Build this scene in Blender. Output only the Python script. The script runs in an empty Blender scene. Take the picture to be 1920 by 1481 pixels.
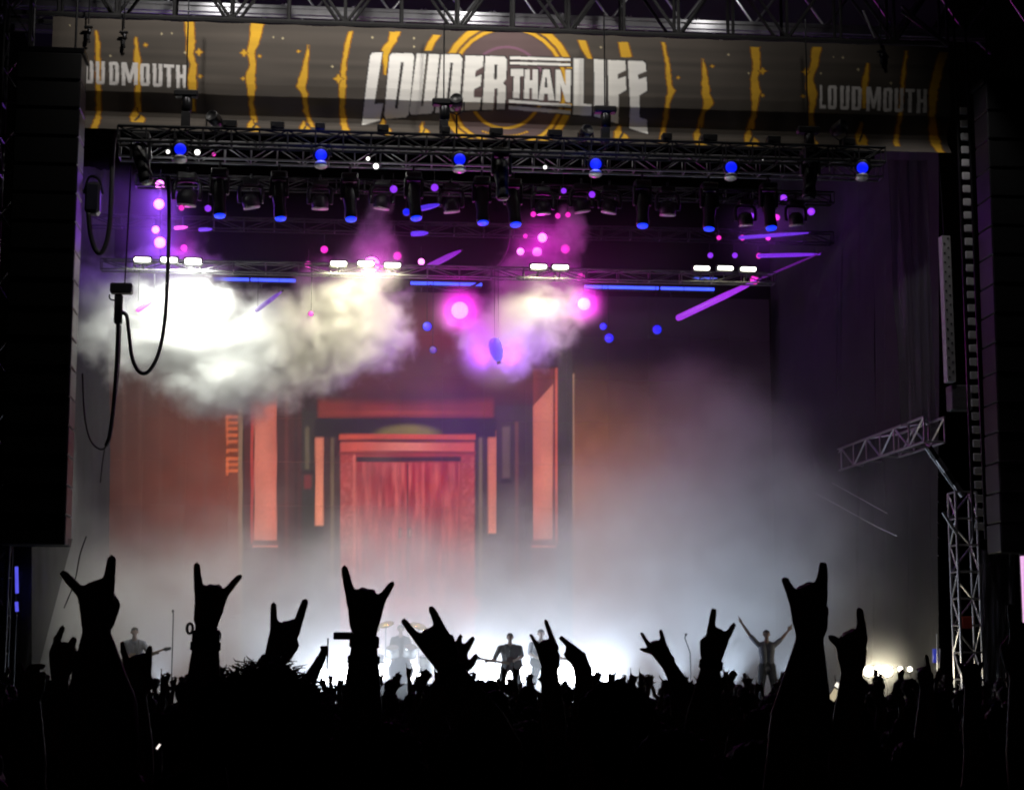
import bpy, math, random
import numpy as np
from mathutils import Vector, Matrix, noise as mnoise

random.seed(7)
R = math.radians
sc = bpy.context.scene
COL = sc.collection

# ---------------------------------------------------------------- camera
FPX, YAW, PITCH, CAMZ = 3400.0, R(5.6), R(8.77), 1.95
CAM = np.array([0.0, 0.0, CAMZ])
cdat = bpy.data.cameras.new('camera')
cam = bpy.data.objects.new('camera', cdat)
COL.objects.link(cam)
cam.location = (0, 0, CAMZ)
cam.rotation_euler = (R(90) + PITCH, 0, -YAW)
cdat.sensor_width = 36.0
cdat.lens = 36.0 * FPX / 1920.0
cdat.clip_start, cdat.clip_end = 0.1, 2000.0
sc.camera = cam

# ---------------------------------------------------------------- night sky, exposure
world = bpy.data.worlds.new('World')
sc.world = world
world.use_nodes = True
wn = world.node_tree
sky = wn.nodes.new('ShaderNodeTexSky')
sky.sky_type = 'NISHITA'
sky.sun_disc = False
sky.sun_elevation = R(-4)
sky.sun_rotation = R(200)
wn.nodes['Background'].inputs['Strength'].default_value = 0.012
wn.links.new(sky.outputs[0], wn.nodes['Background'].inputs['Color'])
world.cycles.sampling_method = 'NONE'
sc.view_settings.view_transform = 'Standard'
sc.view_settings.look = 'None'
sc.view_settings.exposure = 0.0
sc.view_settings.gamma = 1.0
cy = sc.cycles
cy.use_denoising = True
cy.volume_bounces = 1
cy.max_bounces = 4
cy.diffuse_bounces = 2
cy.glossy_bounces = 2
cy.transparent_max_bounces = 8
cy.volume_step_rate = 3.0
cy.sample_clamp_indirect = 4.0
cy.filter_width = 2.0
cy.use_light_tree = True
cy.use_adaptive_sampling = True
cy.adaptive_threshold = .03

# ---------------------------------------------------------------- pixel (1920x1481 photo) <-> place
_r = np.array([math.cos(YAW), -math.sin(YAW), 0])
_f = np.array([math.sin(YAW) * math.cos(PITCH), math.cos(YAW) * math.cos(PITCH), math.sin(PITCH)])
_u = np.cross(_r, _f)


def ray(px, py):
    return _f + _r * (px - 960.0) / FPX - _u * (py - 740.5) / FPX


def at(px, py, Y):
    d = ray(px, py)
    return Vector(CAM + d * (Y / d[1]))


def near(px, py, dist):
    return Vector(CAM + ray(px, py) * dist)


def X(px, Y, py=700):
    return at(px, py, Y).x


def Z(py, Y, px=960):
    return at(px, py, Y).z


# ---------------------------------------------------------------- materials
def srgb(*c):
    return tuple(((v / 255) / 12.92 if v / 255 <= .04045 else (((v / 255) + .055) / 1.055) ** 2.4) for v in c)


MATS = {}


def mat(name, col, rough=.6, metal=0.0, var=.25, scale=6.0, bump=0.0):
    if name in MATS:
        return MATS[name]
    m = bpy.data.materials.new(name)
    m.use_nodes = True
    t = m.node_tree
    b = t.nodes['Principled BSDF']
    b.inputs['Roughness'].default_value = rough
    b.inputs['Metallic'].default_value = metal
    tc = t.nodes.new('ShaderNodeTexCoord')
    nz = t.nodes.new('ShaderNodeTexNoise')
    nz.inputs['Scale'].default_value = scale
    nz.inputs['Detail'].default_value = 5
    t.links.new(tc.outputs['Object'], nz.inputs['Vector'])
    cr = t.nodes.new('ShaderNodeMix')
    cr.data_type = 'RGBA'
    cr.inputs[6].default_value = tuple(c * (1 - var) for c in col) + (1,)
    cr.inputs[7].default_value = tuple(min(1, c * (1 + var)) for c in col) + (1,)
    t.links.new(nz.outputs[0], cr.inputs[0])
    t.links.new(cr.outputs[2], b.inputs['Base Color'])
    if bump:
        bp = t.nodes.new('ShaderNodeBump')
        bp.inputs['Strength'].default_value = bump
        bp.inputs['Distance'].default_value = .02
        t.links.new(nz.outputs[0], bp.inputs['Height'])
        t.links.new(bp.outputs[0], b.inputs['Normal'])
    MATS[name] = m
    return m


def glow(name, col, strength, sampled=False):
    if name in MATS:
        return MATS[name]
    m = bpy.data.materials.new(name)
    m.use_nodes = True
    t = m.node_tree
    b = t.nodes['Principled BSDF']
    b.inputs['Base Color'].default_value = (.05, .05, .05, 1)
    tc = t.nodes.new('ShaderNodeTexCoord')
    nz = t.nodes.new('ShaderNodeTexNoise')
    nz.inputs['Scale'].default_value = 9
    t.links.new(tc.outputs['Object'], nz.inputs['Vector'])
    mr = t.nodes.new('ShaderNodeMapRange')
    mr.inputs[3].default_value = strength * .8
    mr.inputs[4].default_value = strength * 1.2
    t.links.new(nz.outputs[0], mr.inputs[0])
    b.inputs['Emission Color'].default_value = tuple(col) + (1,)
    t.links.new(mr.outputs[0], b.inputs['Emission Strength'])
    if not sampled:
        m.cycles.emission_sampling = 'NONE'
    MATS[name] = m
    return m


def printed(name, emit=0.0, rough=.7, weave=0.0):
    """flat print or screen picture: colours of the print from the 'print' attribute"""
    m = bpy.data.materials.new(name)
    m.use_nodes = True
    t = m.node_tree
    b = t.nodes['Principled BSDF']
    b.inputs['Roughness'].default_value = rough
    a = t.nodes.new('ShaderNodeAttribute')
    a.attribute_name = 'print'
    if emit:
        b.inputs['Base Color'].default_value = (.01, .01, .01, 1)
        t.links.new(a.outputs['Color'], b.inputs['Emission Color'])
        b.inputs['Emission Strength'].default_value = emit
        m.cycles.emission_sampling = 'NONE'
    else:
        nz = t.nodes.new('ShaderNodeTexNoise')
        nz.inputs['Scale'].default_value = 1.2
        nz.inputs['Detail'].default_value = 6
        mp = t.nodes.new('ShaderNodeMapping')
        mp.inputs['Scale'].default_value = (.3, 1, 4)
        tc = t.nodes.new('ShaderNodeTexCoord')
        t.links.new(tc.outputs['Object'], mp.inputs[0])
        t.links.new(mp.outputs[0], nz.inputs['Vector'])
        mr = t.nodes.new('ShaderNodeMapRange')
        mr.inputs[3].default_value = .7
        mr.inputs[4].default_value = 1.15
        t.links.new(nz.outputs[0], mr.inputs[0])
        mx = t.nodes.new('ShaderNodeMix')
        mx.data_type = 'RGBA'
        mx.blend_type = 'MULTIPLY'
        mx.inputs[0].default_value = 1
        t.links.new(a.outputs['Color'], mx.inputs[6])
        t.links.new(mr.outputs[0], mx.inputs[7])
        t.links.new(mx.outputs[2], b.inputs['Base Color'])
    return m


MATTE = mat('matte_black_steel', (.006, .006, .007), .85)
BLACK = mat('black_paint', (.012, .012, .014), .45, .2)
DARKM = mat('dark_metal', (.03, .03, .034), .35, .8)
ALU = mat('aluminium', (.42, .42, .45), .38, .9)
ALUD = mat('weathered_aluminium', (.16, .16, .17), .5, .7)
RUBBER = mat('cable_rubber', (.008, .008, .009), .6)
FABRIC = mat('black_drape', (.012, .012, .014), .95, bump=.5)
GREYF = mat('grey_tarpaulin', (.022, .022, .024), .9, bump=.6, scale=2)
LENS = mat('dark_lens', (.02, .02, .03), .1)
CREAM = mat('lamp_reflector', (.55, .52, .48), .3, .3)


# ---------------------------------------------------------------- object helpers
def link(name, data, parent=None):
    o = bpy.data.objects.new(name, data)
    COL.objects.link(o)
    if parent is not None:
        o.parent = parent
        o.matrix_parent_inverse = Matrix.LocRotScale(parent.location, parent.rotation_euler, parent.scale).inverted() if parent.parent is None else Matrix.Identity(4)
    return o


def tag(o, label, cat, group=None, kind=None):
    if label:
        o['label'] = label
    if cat:
        o['category'] = cat
    if group:
        o['group'] = group
    if kind:
        o['kind'] = kind
    return o


def empty(name, loc, label, cat, group=None):
    o = bpy.data.objects.new(name, None)
    o.location = loc
    o.empty_display_size = .2
    COL.objects.link(o)
    return tag(o, label, cat, group)


def mesh(name, verts, faces, material, smooth=False):
    me = bpy.data.meshes.new(name)
    me.from_pydata([tuple(v) for v in verts], [], faces)
    me.update()
    if material is not None:
        for mm in (material if isinstance(material, (list, tuple)) else [material]):
            me.materials.append(mm)
    if smooth:
        me.polygons.foreach_set('use_smooth', [True] * len(me.polygons))
    return me


class MB:
    def __init__(s):
        s.v, s.f = [], []

    def add(s, v, f):
        n = len(s.v)
        s.v += [tuple(q) for q in v]
        s.f += [tuple(i + n for i in q) for q in f]
        return s

    def box(s, lo, hi, bev=0.0):
        x0, y0, z0 = lo
        x1, y1, z1 = hi
        if bev <= 0:
            return s.add([(x0, y0, z0), (x1, y0, z0), (x1, y1, z0), (x0, y1, z0), (x0, y0, z1), (x1, y0, z1), (x1, y1, z1), (x0, y1, z1)],
                         [(0, 3, 2, 1), (4, 5, 6, 7), (0, 1, 5, 4), (1, 2, 6, 5), (2, 3, 7, 6), (3, 0, 4, 7)])
        b = min(bev, (x1 - x0) * .45, (y1 - y0) * .45, (z1 - z0) * .45)
        ring = lambda z, i: [(x0 + b - (0 if i else 0), y0 + i, z), (x1 - b, y0 + i, z), (x1 - i, y0 + b, z), (x1 - i, y1 - b, z), (x1 - b, y1 - i, z), (x0 + b, y1 - i, z), (x0 + i, y1 - b, z), (x0 + i, y0 + b, z)]
        rs = [ring(z0, b * .99), ring(z0 + b, 0), ring(z1 - b, 0), ring(z1, b * .99)]
        v = sum(rs, [])
        f = [tuple(range(7, -1, -1)), tuple(range(24, 32))]
        for k in range(3):
            for i in range(8):
                j = (i + 1) % 8
                f.append((k * 8 + i, k * 8 + j, k * 8 + 8 + j, k * 8 + 8 + i))
        return s.add(v, f)

    def lathe(s, prof, n=16, M=None):
        """profile [(r, z)] about local z"""
        v = []
        for r, z in prof:
            for i in range(n):
                a = 2 * math.pi * i / n
                v.append(Vector((r * math.cos(a), r * math.sin(a), z)))
        if M is not None:
            v = [M @ q for q in v]
        f = []
        for k in range(len(prof) - 1):
            for i in range(n):
                j = (i + 1) % n
                f.append((k * n + i, k * n + j, (k + 1) * n + j, (k + 1) * n + i))
        f.append(tuple(range(n - 1, -1, -1)))
        f.append(tuple(range((len(prof) - 1) * n, len(prof) * n)))
        return s.add(v, f)

    def tube(s, pts, r, n=8):
        pts = [Vector(p) for p in pts]
        rr = r if isinstance(r, (list, tuple)) else [r] * len(pts)
        v = []
        t0 = (pts[1] - pts[0]).normalized()
        a = t0.orthogonal().normalized()
        for i, p in enumerate(pts):
            t = (pts[min(i + 1, len(pts) - 1)] - pts[max(i - 1, 0)]).normalized()
            a = (a - t * a.dot(t)).normalized()
            b = t.cross(a)
            for k in range(n):
                g = 2 * math.pi * k / n
                v.append(p + (a * math.cos(g) + b * math.sin(g)) * rr[i])
        f = []
        for i in range(len(pts) - 1):
            for k in range(n):
                j = (k + 1) % n
                f.append((i * n + k, i * n + j, (i + 1) * n + j, (i + 1) * n + k))
        f.append(tuple(range(n - 1, -1, -1)))
        f.append(tuple(range((len(pts) - 1) * n, len(pts) * n)))
        return s.add(v, f)

    def build(s, name, material, parent=None, smooth=False):
        return link(name, mesh(name, s.v, s.f, material, smooth), parent)


_CYL = {}


def bar(name, p0, p1, r, material, parent):
    """a straight tube as its own object; all share one unit cylinder per material"""
    if material.name not in _CYL:
        _CYL[material.name] = mesh('bar', *(lambda b: (b.v, b.f))(MB().lathe([(1, 0), (1, 1)], 8)), material)
    p0, p1 = Vector(p0), Vector(p1)
    d = p1 - p0
    o = link(name, _CYL[material.name], parent)
    o.matrix_basis = Matrix.LocRotScale(p0, d.to_track_quat('Z', 'Y'), Vector((r, r, d.length)))
    return o


def smoothpath(pts, n=6):
    pts = [Vector(p) for p in pts]
    out = []
    for i in range(len(pts) - 1):
        p0 = pts[max(i - 1, 0)]
        p1, p2 = pts[i], pts[i + 1]
        p3 = pts[min(i + 2, len(pts) - 1)]
        for k in range(n):
            t = k / n
            out.append(.5 * ((2 * p1) + (p2 - p0) * t + (2 * p0 - 5 * p1 + 4 * p2 - p3) * t * t + (3 * p1 - p0 - 3 * p2 + p3) * t ** 3))
    out.append(pts[-1])
    return out


def copy_tree(o, parent=None):
    c = o.copy()
    COL.objects.link(c)
    if parent is not None:
        c.parent = parent
    for ch in list(o.children):
        copy_tree(ch, c)
    return c


def lamp(name, kind, loc, target, energy, col, parent, size=.1, cone=60, blend=.4):
    l = bpy.data.lights.new(name, kind)
    l.energy = energy
    l.color = col
    l.shadow_soft_size = size
    if kind == 'SPOT':
        l.spot_size = R(cone)
        l.spot_blend = blend
    o = link(name, l, parent)
    d = (Vector(target) - Vector(loc)) if target is not None else Vector((0, 0, -1))
    o.matrix_basis = Matrix.LocRotScale(Vector(loc), d.to_track_quat('-Z', 'Y'), None)
    return o


ORD = ['first', 'second', 'third', 'fourth', 'fifth', 'sixth', 'seventh', 'eighth', 'ninth', 'tenth', 'eleventh', 'twelfth', 'thirteenth', 'fourteenth', 'fifteenth', 'sixteenth']


# ================================================================ the setting
DECK = 1.25
gm = mat('trampled_grass', (.035, .04, .025), .95, var=.5, scale=1.5, bump=.5)
gb = MB()
gb.add([(-400, -300, 0), (400, -300, 0), (400, 700, 0), (-400, 700, 0)], [(0, 1, 2, 3)])
tag(gb.build('ground', gm), None, None, kind='structure')

stage = empty('stage', (4.1, 45, 0), 'low black concert stage deck behind the crowd', 'stage')
SX0, SX1 = -7.2, 15.0
MB().box((SX0, 41.0, DECK - .18), (SX1, 51.5, DECK), .02).build('deck', mat('stage_plywood', (.02, .02, .022), .55, var=.4, scale=3), stage)
for i in range(12):
    w_ = (SX1 - SX0) / 12
    MB().box((SX0 + i * w_ + .02, 41.02, 0), (SX0 + (i + 1) * w_ - .02, 41.08, DECK - .185)).build('skirt_panel', FABRIC, stage)


# ---------------------------------------------------------------- pictures made of shapes
def inpoly(px, py, poly):
    ins = np.zeros(px.shape, bool)
    n = len(poly)
    for i in range(n):
        x0, y0 = poly[i]
        x1, y1 = poly[(i + 1) % n]
        if y0 == y1:
            continue
        c = ((y0 > py) != (y1 > py)) & (px < (x1 - x0) * (py - y0) / (y1 - y0) + x0)
        ins ^= c
    return ins


def proj(p):
    q = p - CAM
    d = q @ _f
    return 960 + FPX * (q @ _r) / d, 740.5 - FPX * (q @ _u) / d


def vnoise(a, b, seed=0):
    """cheap value noise on arrays"""
    rs = np.random.RandomState(seed)
    tab = rs.rand(64, 64)
    i, j = np.floor(a).astype(int), np.floor(b).astype(int)
    fa, fb = a - i, b - j
    fa, fb = fa * fa * (3 - 2 * fa), fb * fb * (3 - 2 * fb)
    g = lambda ii, jj: tab[ii % 64, jj % 64]
    return (g(i, j) * (1 - fa) + g(i + 1, j) * fa) * (1 - fb) + (g(i, j + 1) * (1 - fa) + g(i + 1, j + 1) * fa) * fb


def set_print(me, cols):
    a = me.color_attributes.new('print', 'FLOAT_COLOR', 'POINT')
    buf = np.ones((len(cols), 4), np.float32)
    buf[:, :3] = cols
    a.data.foreach_set('color', buf.ravel())


def gridfaces(nu, nv):
    return [(j * nu + i, j * nu + i + 1, (j + 1) * nu + i + 1, (j + 1) * nu + i) for j in range(nv - 1) for i in range(nu - 1)]


# ---------------------------------------------------------------- banner over the stage
K = 2.9625
c1 = lambda x, y: (x / K, y / K)
c2 = lambda x, y: (640 + x / K, y / K)
c3 = lambda x, y: (1280 + x / K, y / K)
SHAPES = []      # (kind, polygon, holes)


def strip(pts, cv, kind='y'):
    """vertical wavy stroke: (x, y, width)"""
    if kind == 'y' and len(pts) > 3:      # jagged, dripping outline
        q = []
        for (xa, ya, wa), (xb, yb, wb) in zip(pts[:-1], pts[1:]):
            n_ = max(1, int((yb - ya) / 16))
            for k in range(n_):
                t = k / n_
                q.append((xa + (xb - xa) * t + random.uniform(-3, 3), ya + (yb - ya) * t, max(2, (wa + (wb - wa) * t) * .86 + random.uniform(-5, 5))))
        pts = q + [pts[-1]]
    l = [cv(x - w / 2, y) for x, y, w in pts]
    r = [cv(x + w / 2, y) for x, y, w in reversed(pts)]
    SHAPES.append((kind, l + r, []))


def blob(x, y, w, h, cv, kind='y'):
    if kind == 'y':
        return strip([(x - w * .1, y - h * .75, 4), (x - w * .18, y - h * .3, w * .4), (x - w * .02, y, w * .85), (x + w * .02, y + h * .25, w), (x, y + h * .62, w * .7)], cv)
    return strip([(x + w * .9, y - h * .9, w * .5), (x + w * .3, y - h * .2, w * .9), (x - w * .5, y + h * .5, w * .6)], cv, kind)


def blob_old(x, y, w, h, cv, kind='y'):
    SHAPES.append((kind, [cv(x + w / 2 * math.cos(a) * (1 - .25 * math.sin(3 * a)), y + h / 2 * math.sin(a)) for a in [k * math.pi / 7 for k in range(14)]], []))


def gem(x, y, r, cv, kind='y'):
    SHAPES.append((kind, [cv(x - r, y), cv(x - r * .3, y - r * .3), cv(x, y - r), cv(x + r * .3, y - r * .3), cv(x + r, y), cv(x + r * .3, y + r * .3), cv(x, y + r), cv(x - r * .3, y + r * .3)], []))


# ring emblem behind the title
def ringshape(cx, cy, r0, r1, a0, a1, cv, kind='y'):
    aa = [R(a0 + (a1 - a0) * k / 28) for k in range(29)]
    SHAPES.append((kind, [cv(cx + r1 * math.cos(a), cy + r1 * math.sin(a)) for a in aa] + [cv(cx + r0 * math.cos(a), cy + r0 * math.sin(a)) for a in reversed(aa)], []))


ringshape(925, 480, 0, 305, 0, 360, c2, 'm')
for r0, r1 in ((345, 378), (312, 330)):
    ringshape(925, 480, r0, r1, 0, 360, c2)
ringshape(915, 470, 212, 226, 30, 150, c2)
ringshape(915, 470, 200, 214, 200, 340, c2, 'p')
for k in range(17):
    a = R(62 + 56 * k / 16)
    gem(915 + 262 * math.cos(a), 480 + 262 * math.sin(a), 9, c2)
for pts, cv in [
    ([(1050, 120, 60), (1062, 230, 50), (1052, 300, 44), (1078, 360, 34), (1066, 420, 52), (1070, 490, 50), (1066, 520, 24), (1070, 600, 16)], c1),
    ([(1432, 130, 80), (1412, 230, 60), (1392, 300, 40), (1408, 360, 36), (1392, 420, 56), (1396, 490, 46), (1394, 560, 26), (1406, 625, 34), (1412, 660, 14)], c1),
    ([(1712, 250, 3), (1702, 340, 24), (1690, 420, 46), (1672, 480, 58), (1692, 520, 30), (1700, 600, 28), (1736, 690, 18)], c1),
    ([(535, 165, 5), (541, 250, 22), (545, 330, 26), (545, 500, 24), (538, 600, 26), (520, 715, 44)], c1),
    ([(753, 205, 3), (764, 330, 38), (766, 480, 30), (760, 600, 30)], c1),
    ([(52, 175, 22), (26, 280, 25), (12, 400, 27), (6, 480, 40), (6, 600, 28), (30, 735, 42)], c2),
    ([(300, 178, 62), (285, 230, 50), (250, 275, 52), (245, 420, 10)], c2),
    ([(532, 196, 40), (500, 240, 36), (480, 285, 36)], c2),
    ([(1335, 226, 40), (1355, 280, 36), (1382, 330, 22)], c2),
    ([(1565, 235, 50), (1585, 320, 58)], c2),
    ([(1788, 236, 20), (1810, 340, 22), (1822, 470, 26), (1838, 505, 44), (1815, 560, 24), (1805, 700, 22), (1790, 785, 38)], c2),
    ([(114, 325, 3), (124, 430, 34), (130, 520, 46), (146, 575, 56), (120, 620, 24), (108, 690, 30)], c3),
    ([(400, 262, 56), (412, 370, 44), (398, 440, 40), (408, 510, 62), (404, 560, 38), (400, 640, 26), (390, 700, 40)], c3),
    ([(748, 262, 56), (728, 370, 44), (708, 440, 40), (718, 510, 62), (722, 560, 38), (720, 640, 24), (735, 700, 50)], c3),
    ([(1028, 350, 3), (1016, 430, 34), (1010, 500, 38), (1012, 600, 20)], c3),
    ([(1243, 285, 8), (1228, 400, 22), (1214, 560, 18), (1210, 800, 26)], c3),
    ([(1452, 290, 60), (1420, 390, 56), (1395, 500, 56), (1388, 640, 36), (1430, 760, 60), (1444, 860, 34)], c3)]:
    strip(pts, cv)
for x, y, w, h, cv in [(755, 625, 96, 58, c1), (1405, 685, 84, 66, c1), (1692, 690, 62, 60, c1), (245, 695, 72, 80, c2), (462, 705, 56, 70, c2), (1565, 730, 90, 76, c2), (110, 745, 84, 90, c3), (395, 755, 92, 84, c3), (750, 770, 40, 50, c3), (1015, 735, 74, 92, c3)]:
    blob(x, y, w, h, cv)
    blob(x - 4, y + 12, w * .22, h * .5, cv, 'b')
for x, y, r_, cv in [(1105, 290, 24, c1), (1355, 295, 24, c1), (1112, 425, 14, c1), (1350, 435, 14, c1), (1028, 292, 10, c1), (1442, 312, 12, c1), (1880, 438, 30, c1), (808, 250, 14, c1), (955, 185, 7, c1), (898, 188, 8, c1), (1658, 286, 12, c1), (1846, 370, 10, c1), (1570, 215, 8, c1), (1518, 208, 7, c1), (612, 310, 8, c1), (388, 142, 6, c1),
                     (445, 395, 24, c3), (685, 400, 24, c3), (445, 530, 12, c3), (670, 535, 12, c3), (368, 408, 8, c3), (768, 408, 8, c3), (165, 368, 12, c3), (255, 305, 8, c3), (890, 322, 9, c3), (838, 318, 6, c3), (975, 388, 11, c3), (1157, 463, 10, c3), (883, 712, 10, c3), (172, 210, 8, c2), (404, 215, 8, c2), (404, 262, 8, c2), (1442, 265, 9, c2), (1872, 432, 12, c2)]:
    gem(x, y, r_, cv, 'y' if r_ > 11 else 's')
# the title
TITLE = [
    ([(172, 295), (228, 292), (184, 572), (234, 568), (216, 648), (115, 674), (160, 312)], []),
    ([(282, 297), (394, 299), (405, 314), (376, 620), (360, 634), (252, 641), (240, 626), (268, 312)], [[(331, 348), (347, 348), (314, 592), (299, 592)]]),
    ([(419, 299), (472, 301), (444, 580), (456, 580), (486, 301), (545, 304), (514, 600), (500, 616), (390, 621), (380, 606)], []),
    ([(556, 303), (656, 305), (673, 328), (656, 586), (636, 605), (524, 613)], [[(606, 350), (620, 350), (600, 566), (585, 566)]]),
    ([(690, 309), (791, 312), (786, 372), (746, 396), (743, 430), (779, 415), (774, 478), (738, 496), (735, 540), (776, 540), (772, 600), (667, 604)], []),
    ([(801, 312), (906, 315), (920, 334), (915, 440), (898, 462), (914, 478), (911, 598), (864, 600), (868, 492), (851, 492), (846, 600), (784, 602)], [[(851, 360), (867, 360), (864, 442), (848, 442)]]),
    ([(936, 315), (1275, 327), (1275, 342), (936, 331)], []), ([(936, 344), (1275, 355), (1275, 369), (936, 359)], []),
    ([(932, 552), (1279, 576), (1279, 592), (932, 568)], []), ([(930, 581), (1279, 605), (1279, 622), (930, 598)], []),
    ([(940, 384), (1012, 385), (1012, 424), (993, 424), (990, 545), (954, 543), (958, 424), (940, 424)], []),
    ([(1020, 386), (1046, 386), (1046, 446), (1062, 446), (1062, 387), (1093, 387), (1092, 551), (1061, 549), (1061, 490), (1046, 490), (1046, 548), (1014, 546)], []),
    ([(1121, 387), (1156, 387), (1186, 556), (1151, 555), (1147, 520), (1129, 520), (1124, 553), (1095, 552)], [[(1134, 430), (1141, 430), (1146, 486), (1129, 486)]]),
    ([(1190, 388), (1216, 388), (1246, 478), (1246, 389), (1276, 389), (1276, 566), (1248, 563), (1217, 466), (1219, 560), (1190, 557)], []),
    ([(1289, 325), (1346, 328), (1346, 572), (1392, 577), (1396, 630), (1291, 624)], []),
    ([(1403, 330), (1465, 333), (1472, 646), (1409, 632)], []),
    ([(1480, 335), (1577, 338), (1581, 392), (1535, 414), (1536, 440), (1581, 424), (1583, 500), (1540, 526), (1548, 668), (1488, 654)], []),
    ([(1591, 338), (1674, 340), (1690, 352), (1694, 398), (1648, 416), (1650, 442), (1696, 428), (1698, 506), (1655, 532), (1662, 640), (1706, 652), (1717, 724), (1612, 690)], [])]
for poly, holes in TITLE:
    cx = sum(p[0] for p in poly) / len(poly)
    cy_ = sum(p[1] for p in poly) / len(poly)
    SHAPES.append(('b', [c2(x + (7 if x > cx else -7), y + (7 if y > cy_ else -7)) for x, y in poly], []))
for poly, holes in TITLE:
    SHAPES.append(('w', [c2(*p) for p in poly], [[c2(*p) for p in h] for h in holes]))
# the two side names, in a condensed face
GLY = {'L': [[(0, 0), (.38, 0), (.38, .84), (1, .84), (1, 1), (0, 1)]],
       'O': [[(.15, 0), (.85, 0), (1, .1), (1, .9), (.85, 1), (.15, 1), (0, .9), (0, .1)], [(.38, .14), (.62, .14), (.62, .86), (.38, .86)]],
       'U': [[(0, 0), (.38, 0), (.38, .86), (.62, .86), (.62, 0), (1, 0), (1, .9), (.85, 1), (.15, 1), (0, .9)]],
       'D': [[(0, 0), (.8, 0), (1, .12), (1, .88), (.8, 1), (0, 1)], [(.38, .14), (.62, .14), (.62, .86), (.38, .86)]],
       'M': [[(0, 0), (.3, 0), (.5, .55), (.7, 0), (1, 0), (1, 1), (.76, 1), (.76, .4), (.58, .9), (.42, .9), (.24, .4), (.24, 1), (0, 1)]],
       'T': [[(0, 0), (1, 0), (1, .15), (.69, .15), (.69, 1), (.31, 1), (.31, .15), (0, .15)]],
       'H': [[(0, 0), (.36, 0), (.36, .42), (.64, .42), (.64, 0), (1, 0), (1, 1), (.64, 1), (.64, .57), (.36, .57), (.36, 1), (0, 1)]]}


def word(txt, xs, y0, y1, cv, kind):
    for ch, (a, b) in zip(txt, xs):
        g = [[cv(a + (b - a) * x, y0 + (y1 - y0) * y + (a - xs[0][0]) * .045) for x, y in p] for p in GLY[ch]]
        SHAPES.append((kind, g[0], g[1:]))


word('LOUDMOUTH', [(410, 455), (468, 518), (532, 582), (606, 660), (674, 766), (778, 832), (848, 902), (910, 966), (978, 1036)], 335, 462, c1, 'v')
word('LOUDMOUTH', [(762, 798), (808, 858), (876, 928), (940, 996), (1022, 1104), (1116, 1166), (1178, 1228), (1238, 1290), (1302, 1358)], 472, 602, c3, 'v')
PCOL = {'y': (.74, .41, .018), 'b': (.035, .028, .028), 'w': (.9, .88, .84), 'v': (.78, .75, .74), 'm': (.12, .075, .075), 'p': (.22, .1, .16), 's': (.7, .6, .35)}
bx0, bx1 = X(95, 40, 150), 14.32
prof = [(16.64, 0), (15.2, .02), (14.95, .06), (14.55, .32), (14.45, .34), (14.36, .31), (14.08, .08)]   # z, set back
zz, yy = [], []
for (za, ya), (zb, yb) in zip(prof[:-1], prof[1:]):
    n_ = max(2, int(math.hypot(za - zb, ya - yb) / .02))
    for k in range(n_):
        zz.append(za + (zb - za) * k / n_)
        yy.append(ya + (yb - ya) * k / n_)
zz.append(prof[-1][0])
yy.append(prof[-1][1])
nu, nv = int((bx1 - bx0) / .021), len(zz)
gx, gz = np.meshgrid(np.linspace(bx0, bx1, nu), np.array(zz))
gy = 40 + np.repeat(np.array(yy)[:, None], nu, 1) + .035 * (vnoise(gx * .9, gz * .8, 3) - .5) + .02 * (vnoise(gx * 3, gz * 1.2, 4) - .5)
gz = gz - .02 * np.abs(np.sin(gx * math.pi / 1.05)) * (gz - 14.08) / 2.5
bv = np.stack([gx, gy, gz], -1).reshape(-1, 3)
flat = bv.copy()
flat[:, 1] = 40.0
bpx, bpy_ = proj(flat)
bc = np.empty((len(bv), 3))
bc[:] = (.074, .061, .05)
bc *= (.7 + .6 * vnoise(gx.ravel() * .25, gz.ravel() * 9, 5) * (.6 + .8 * vnoise(gx.ravel() * .5, gz.ravel() * .7, 6)))[:, None]
for kind, poly, holes in SHAPES:
    xs = [p[0] for p in poly]
    ys = [p[1] for p in poly]
    if kind == 'y':      # orange edge of the yellow drips
        sub = np.where((bpx > min(xs) - 5) & (bpx < max(xs) + 5) & (bpy_ > min(ys) - 4) & (bpy_ < max(ys) + 4))[0]
        if len(sub):
            e = np.zeros(len(sub), bool)
            for dx in (-2.6, 2.6):
                e |= inpoly(bpx[sub] + dx, bpy_[sub], poly)
            bc[sub[e]] = (.26, .10, .008)
    sub = np.where((bpx > min(xs)) & (bpx < max(xs)) & (bpy_ > min(ys)) & (bpy_ < max(ys)))[0]
    if not len(sub):
        continue
    cov = np.zeros(len(sub))
    for dx in (-.45, .45):
        for dy in (-.45, .45):
            i_ = inpoly(bpx[sub] + dx, bpy_[sub] + dy, poly)
            for h in holes:
                i_ &= ~inpoly(bpx[sub] + dx, bpy_[sub] + dy, h)
            cov += i_ * .25
    bc[sub] = bc[sub] * (1 - cov[:, None]) + np.array(PCOL[kind]) * cov[:, None]
bm_ = mesh('banner', bv, gridfaces(nu, nv), printed('printed_mesh_fabric', rough=.8), True)
set_print(bm_, bc)
banner = link('banner', bm_)
tag(banner, 'wide brown festival banner with big white title and yellow drips above the stage', 'banner')

# ---------------------------------------------------------------- LED wall with a red temple door
SCX0, SCX1, SCZ0, SCZ1, SCY = -6.4, 12.3, 1.7, 12.58, 50.0


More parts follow.
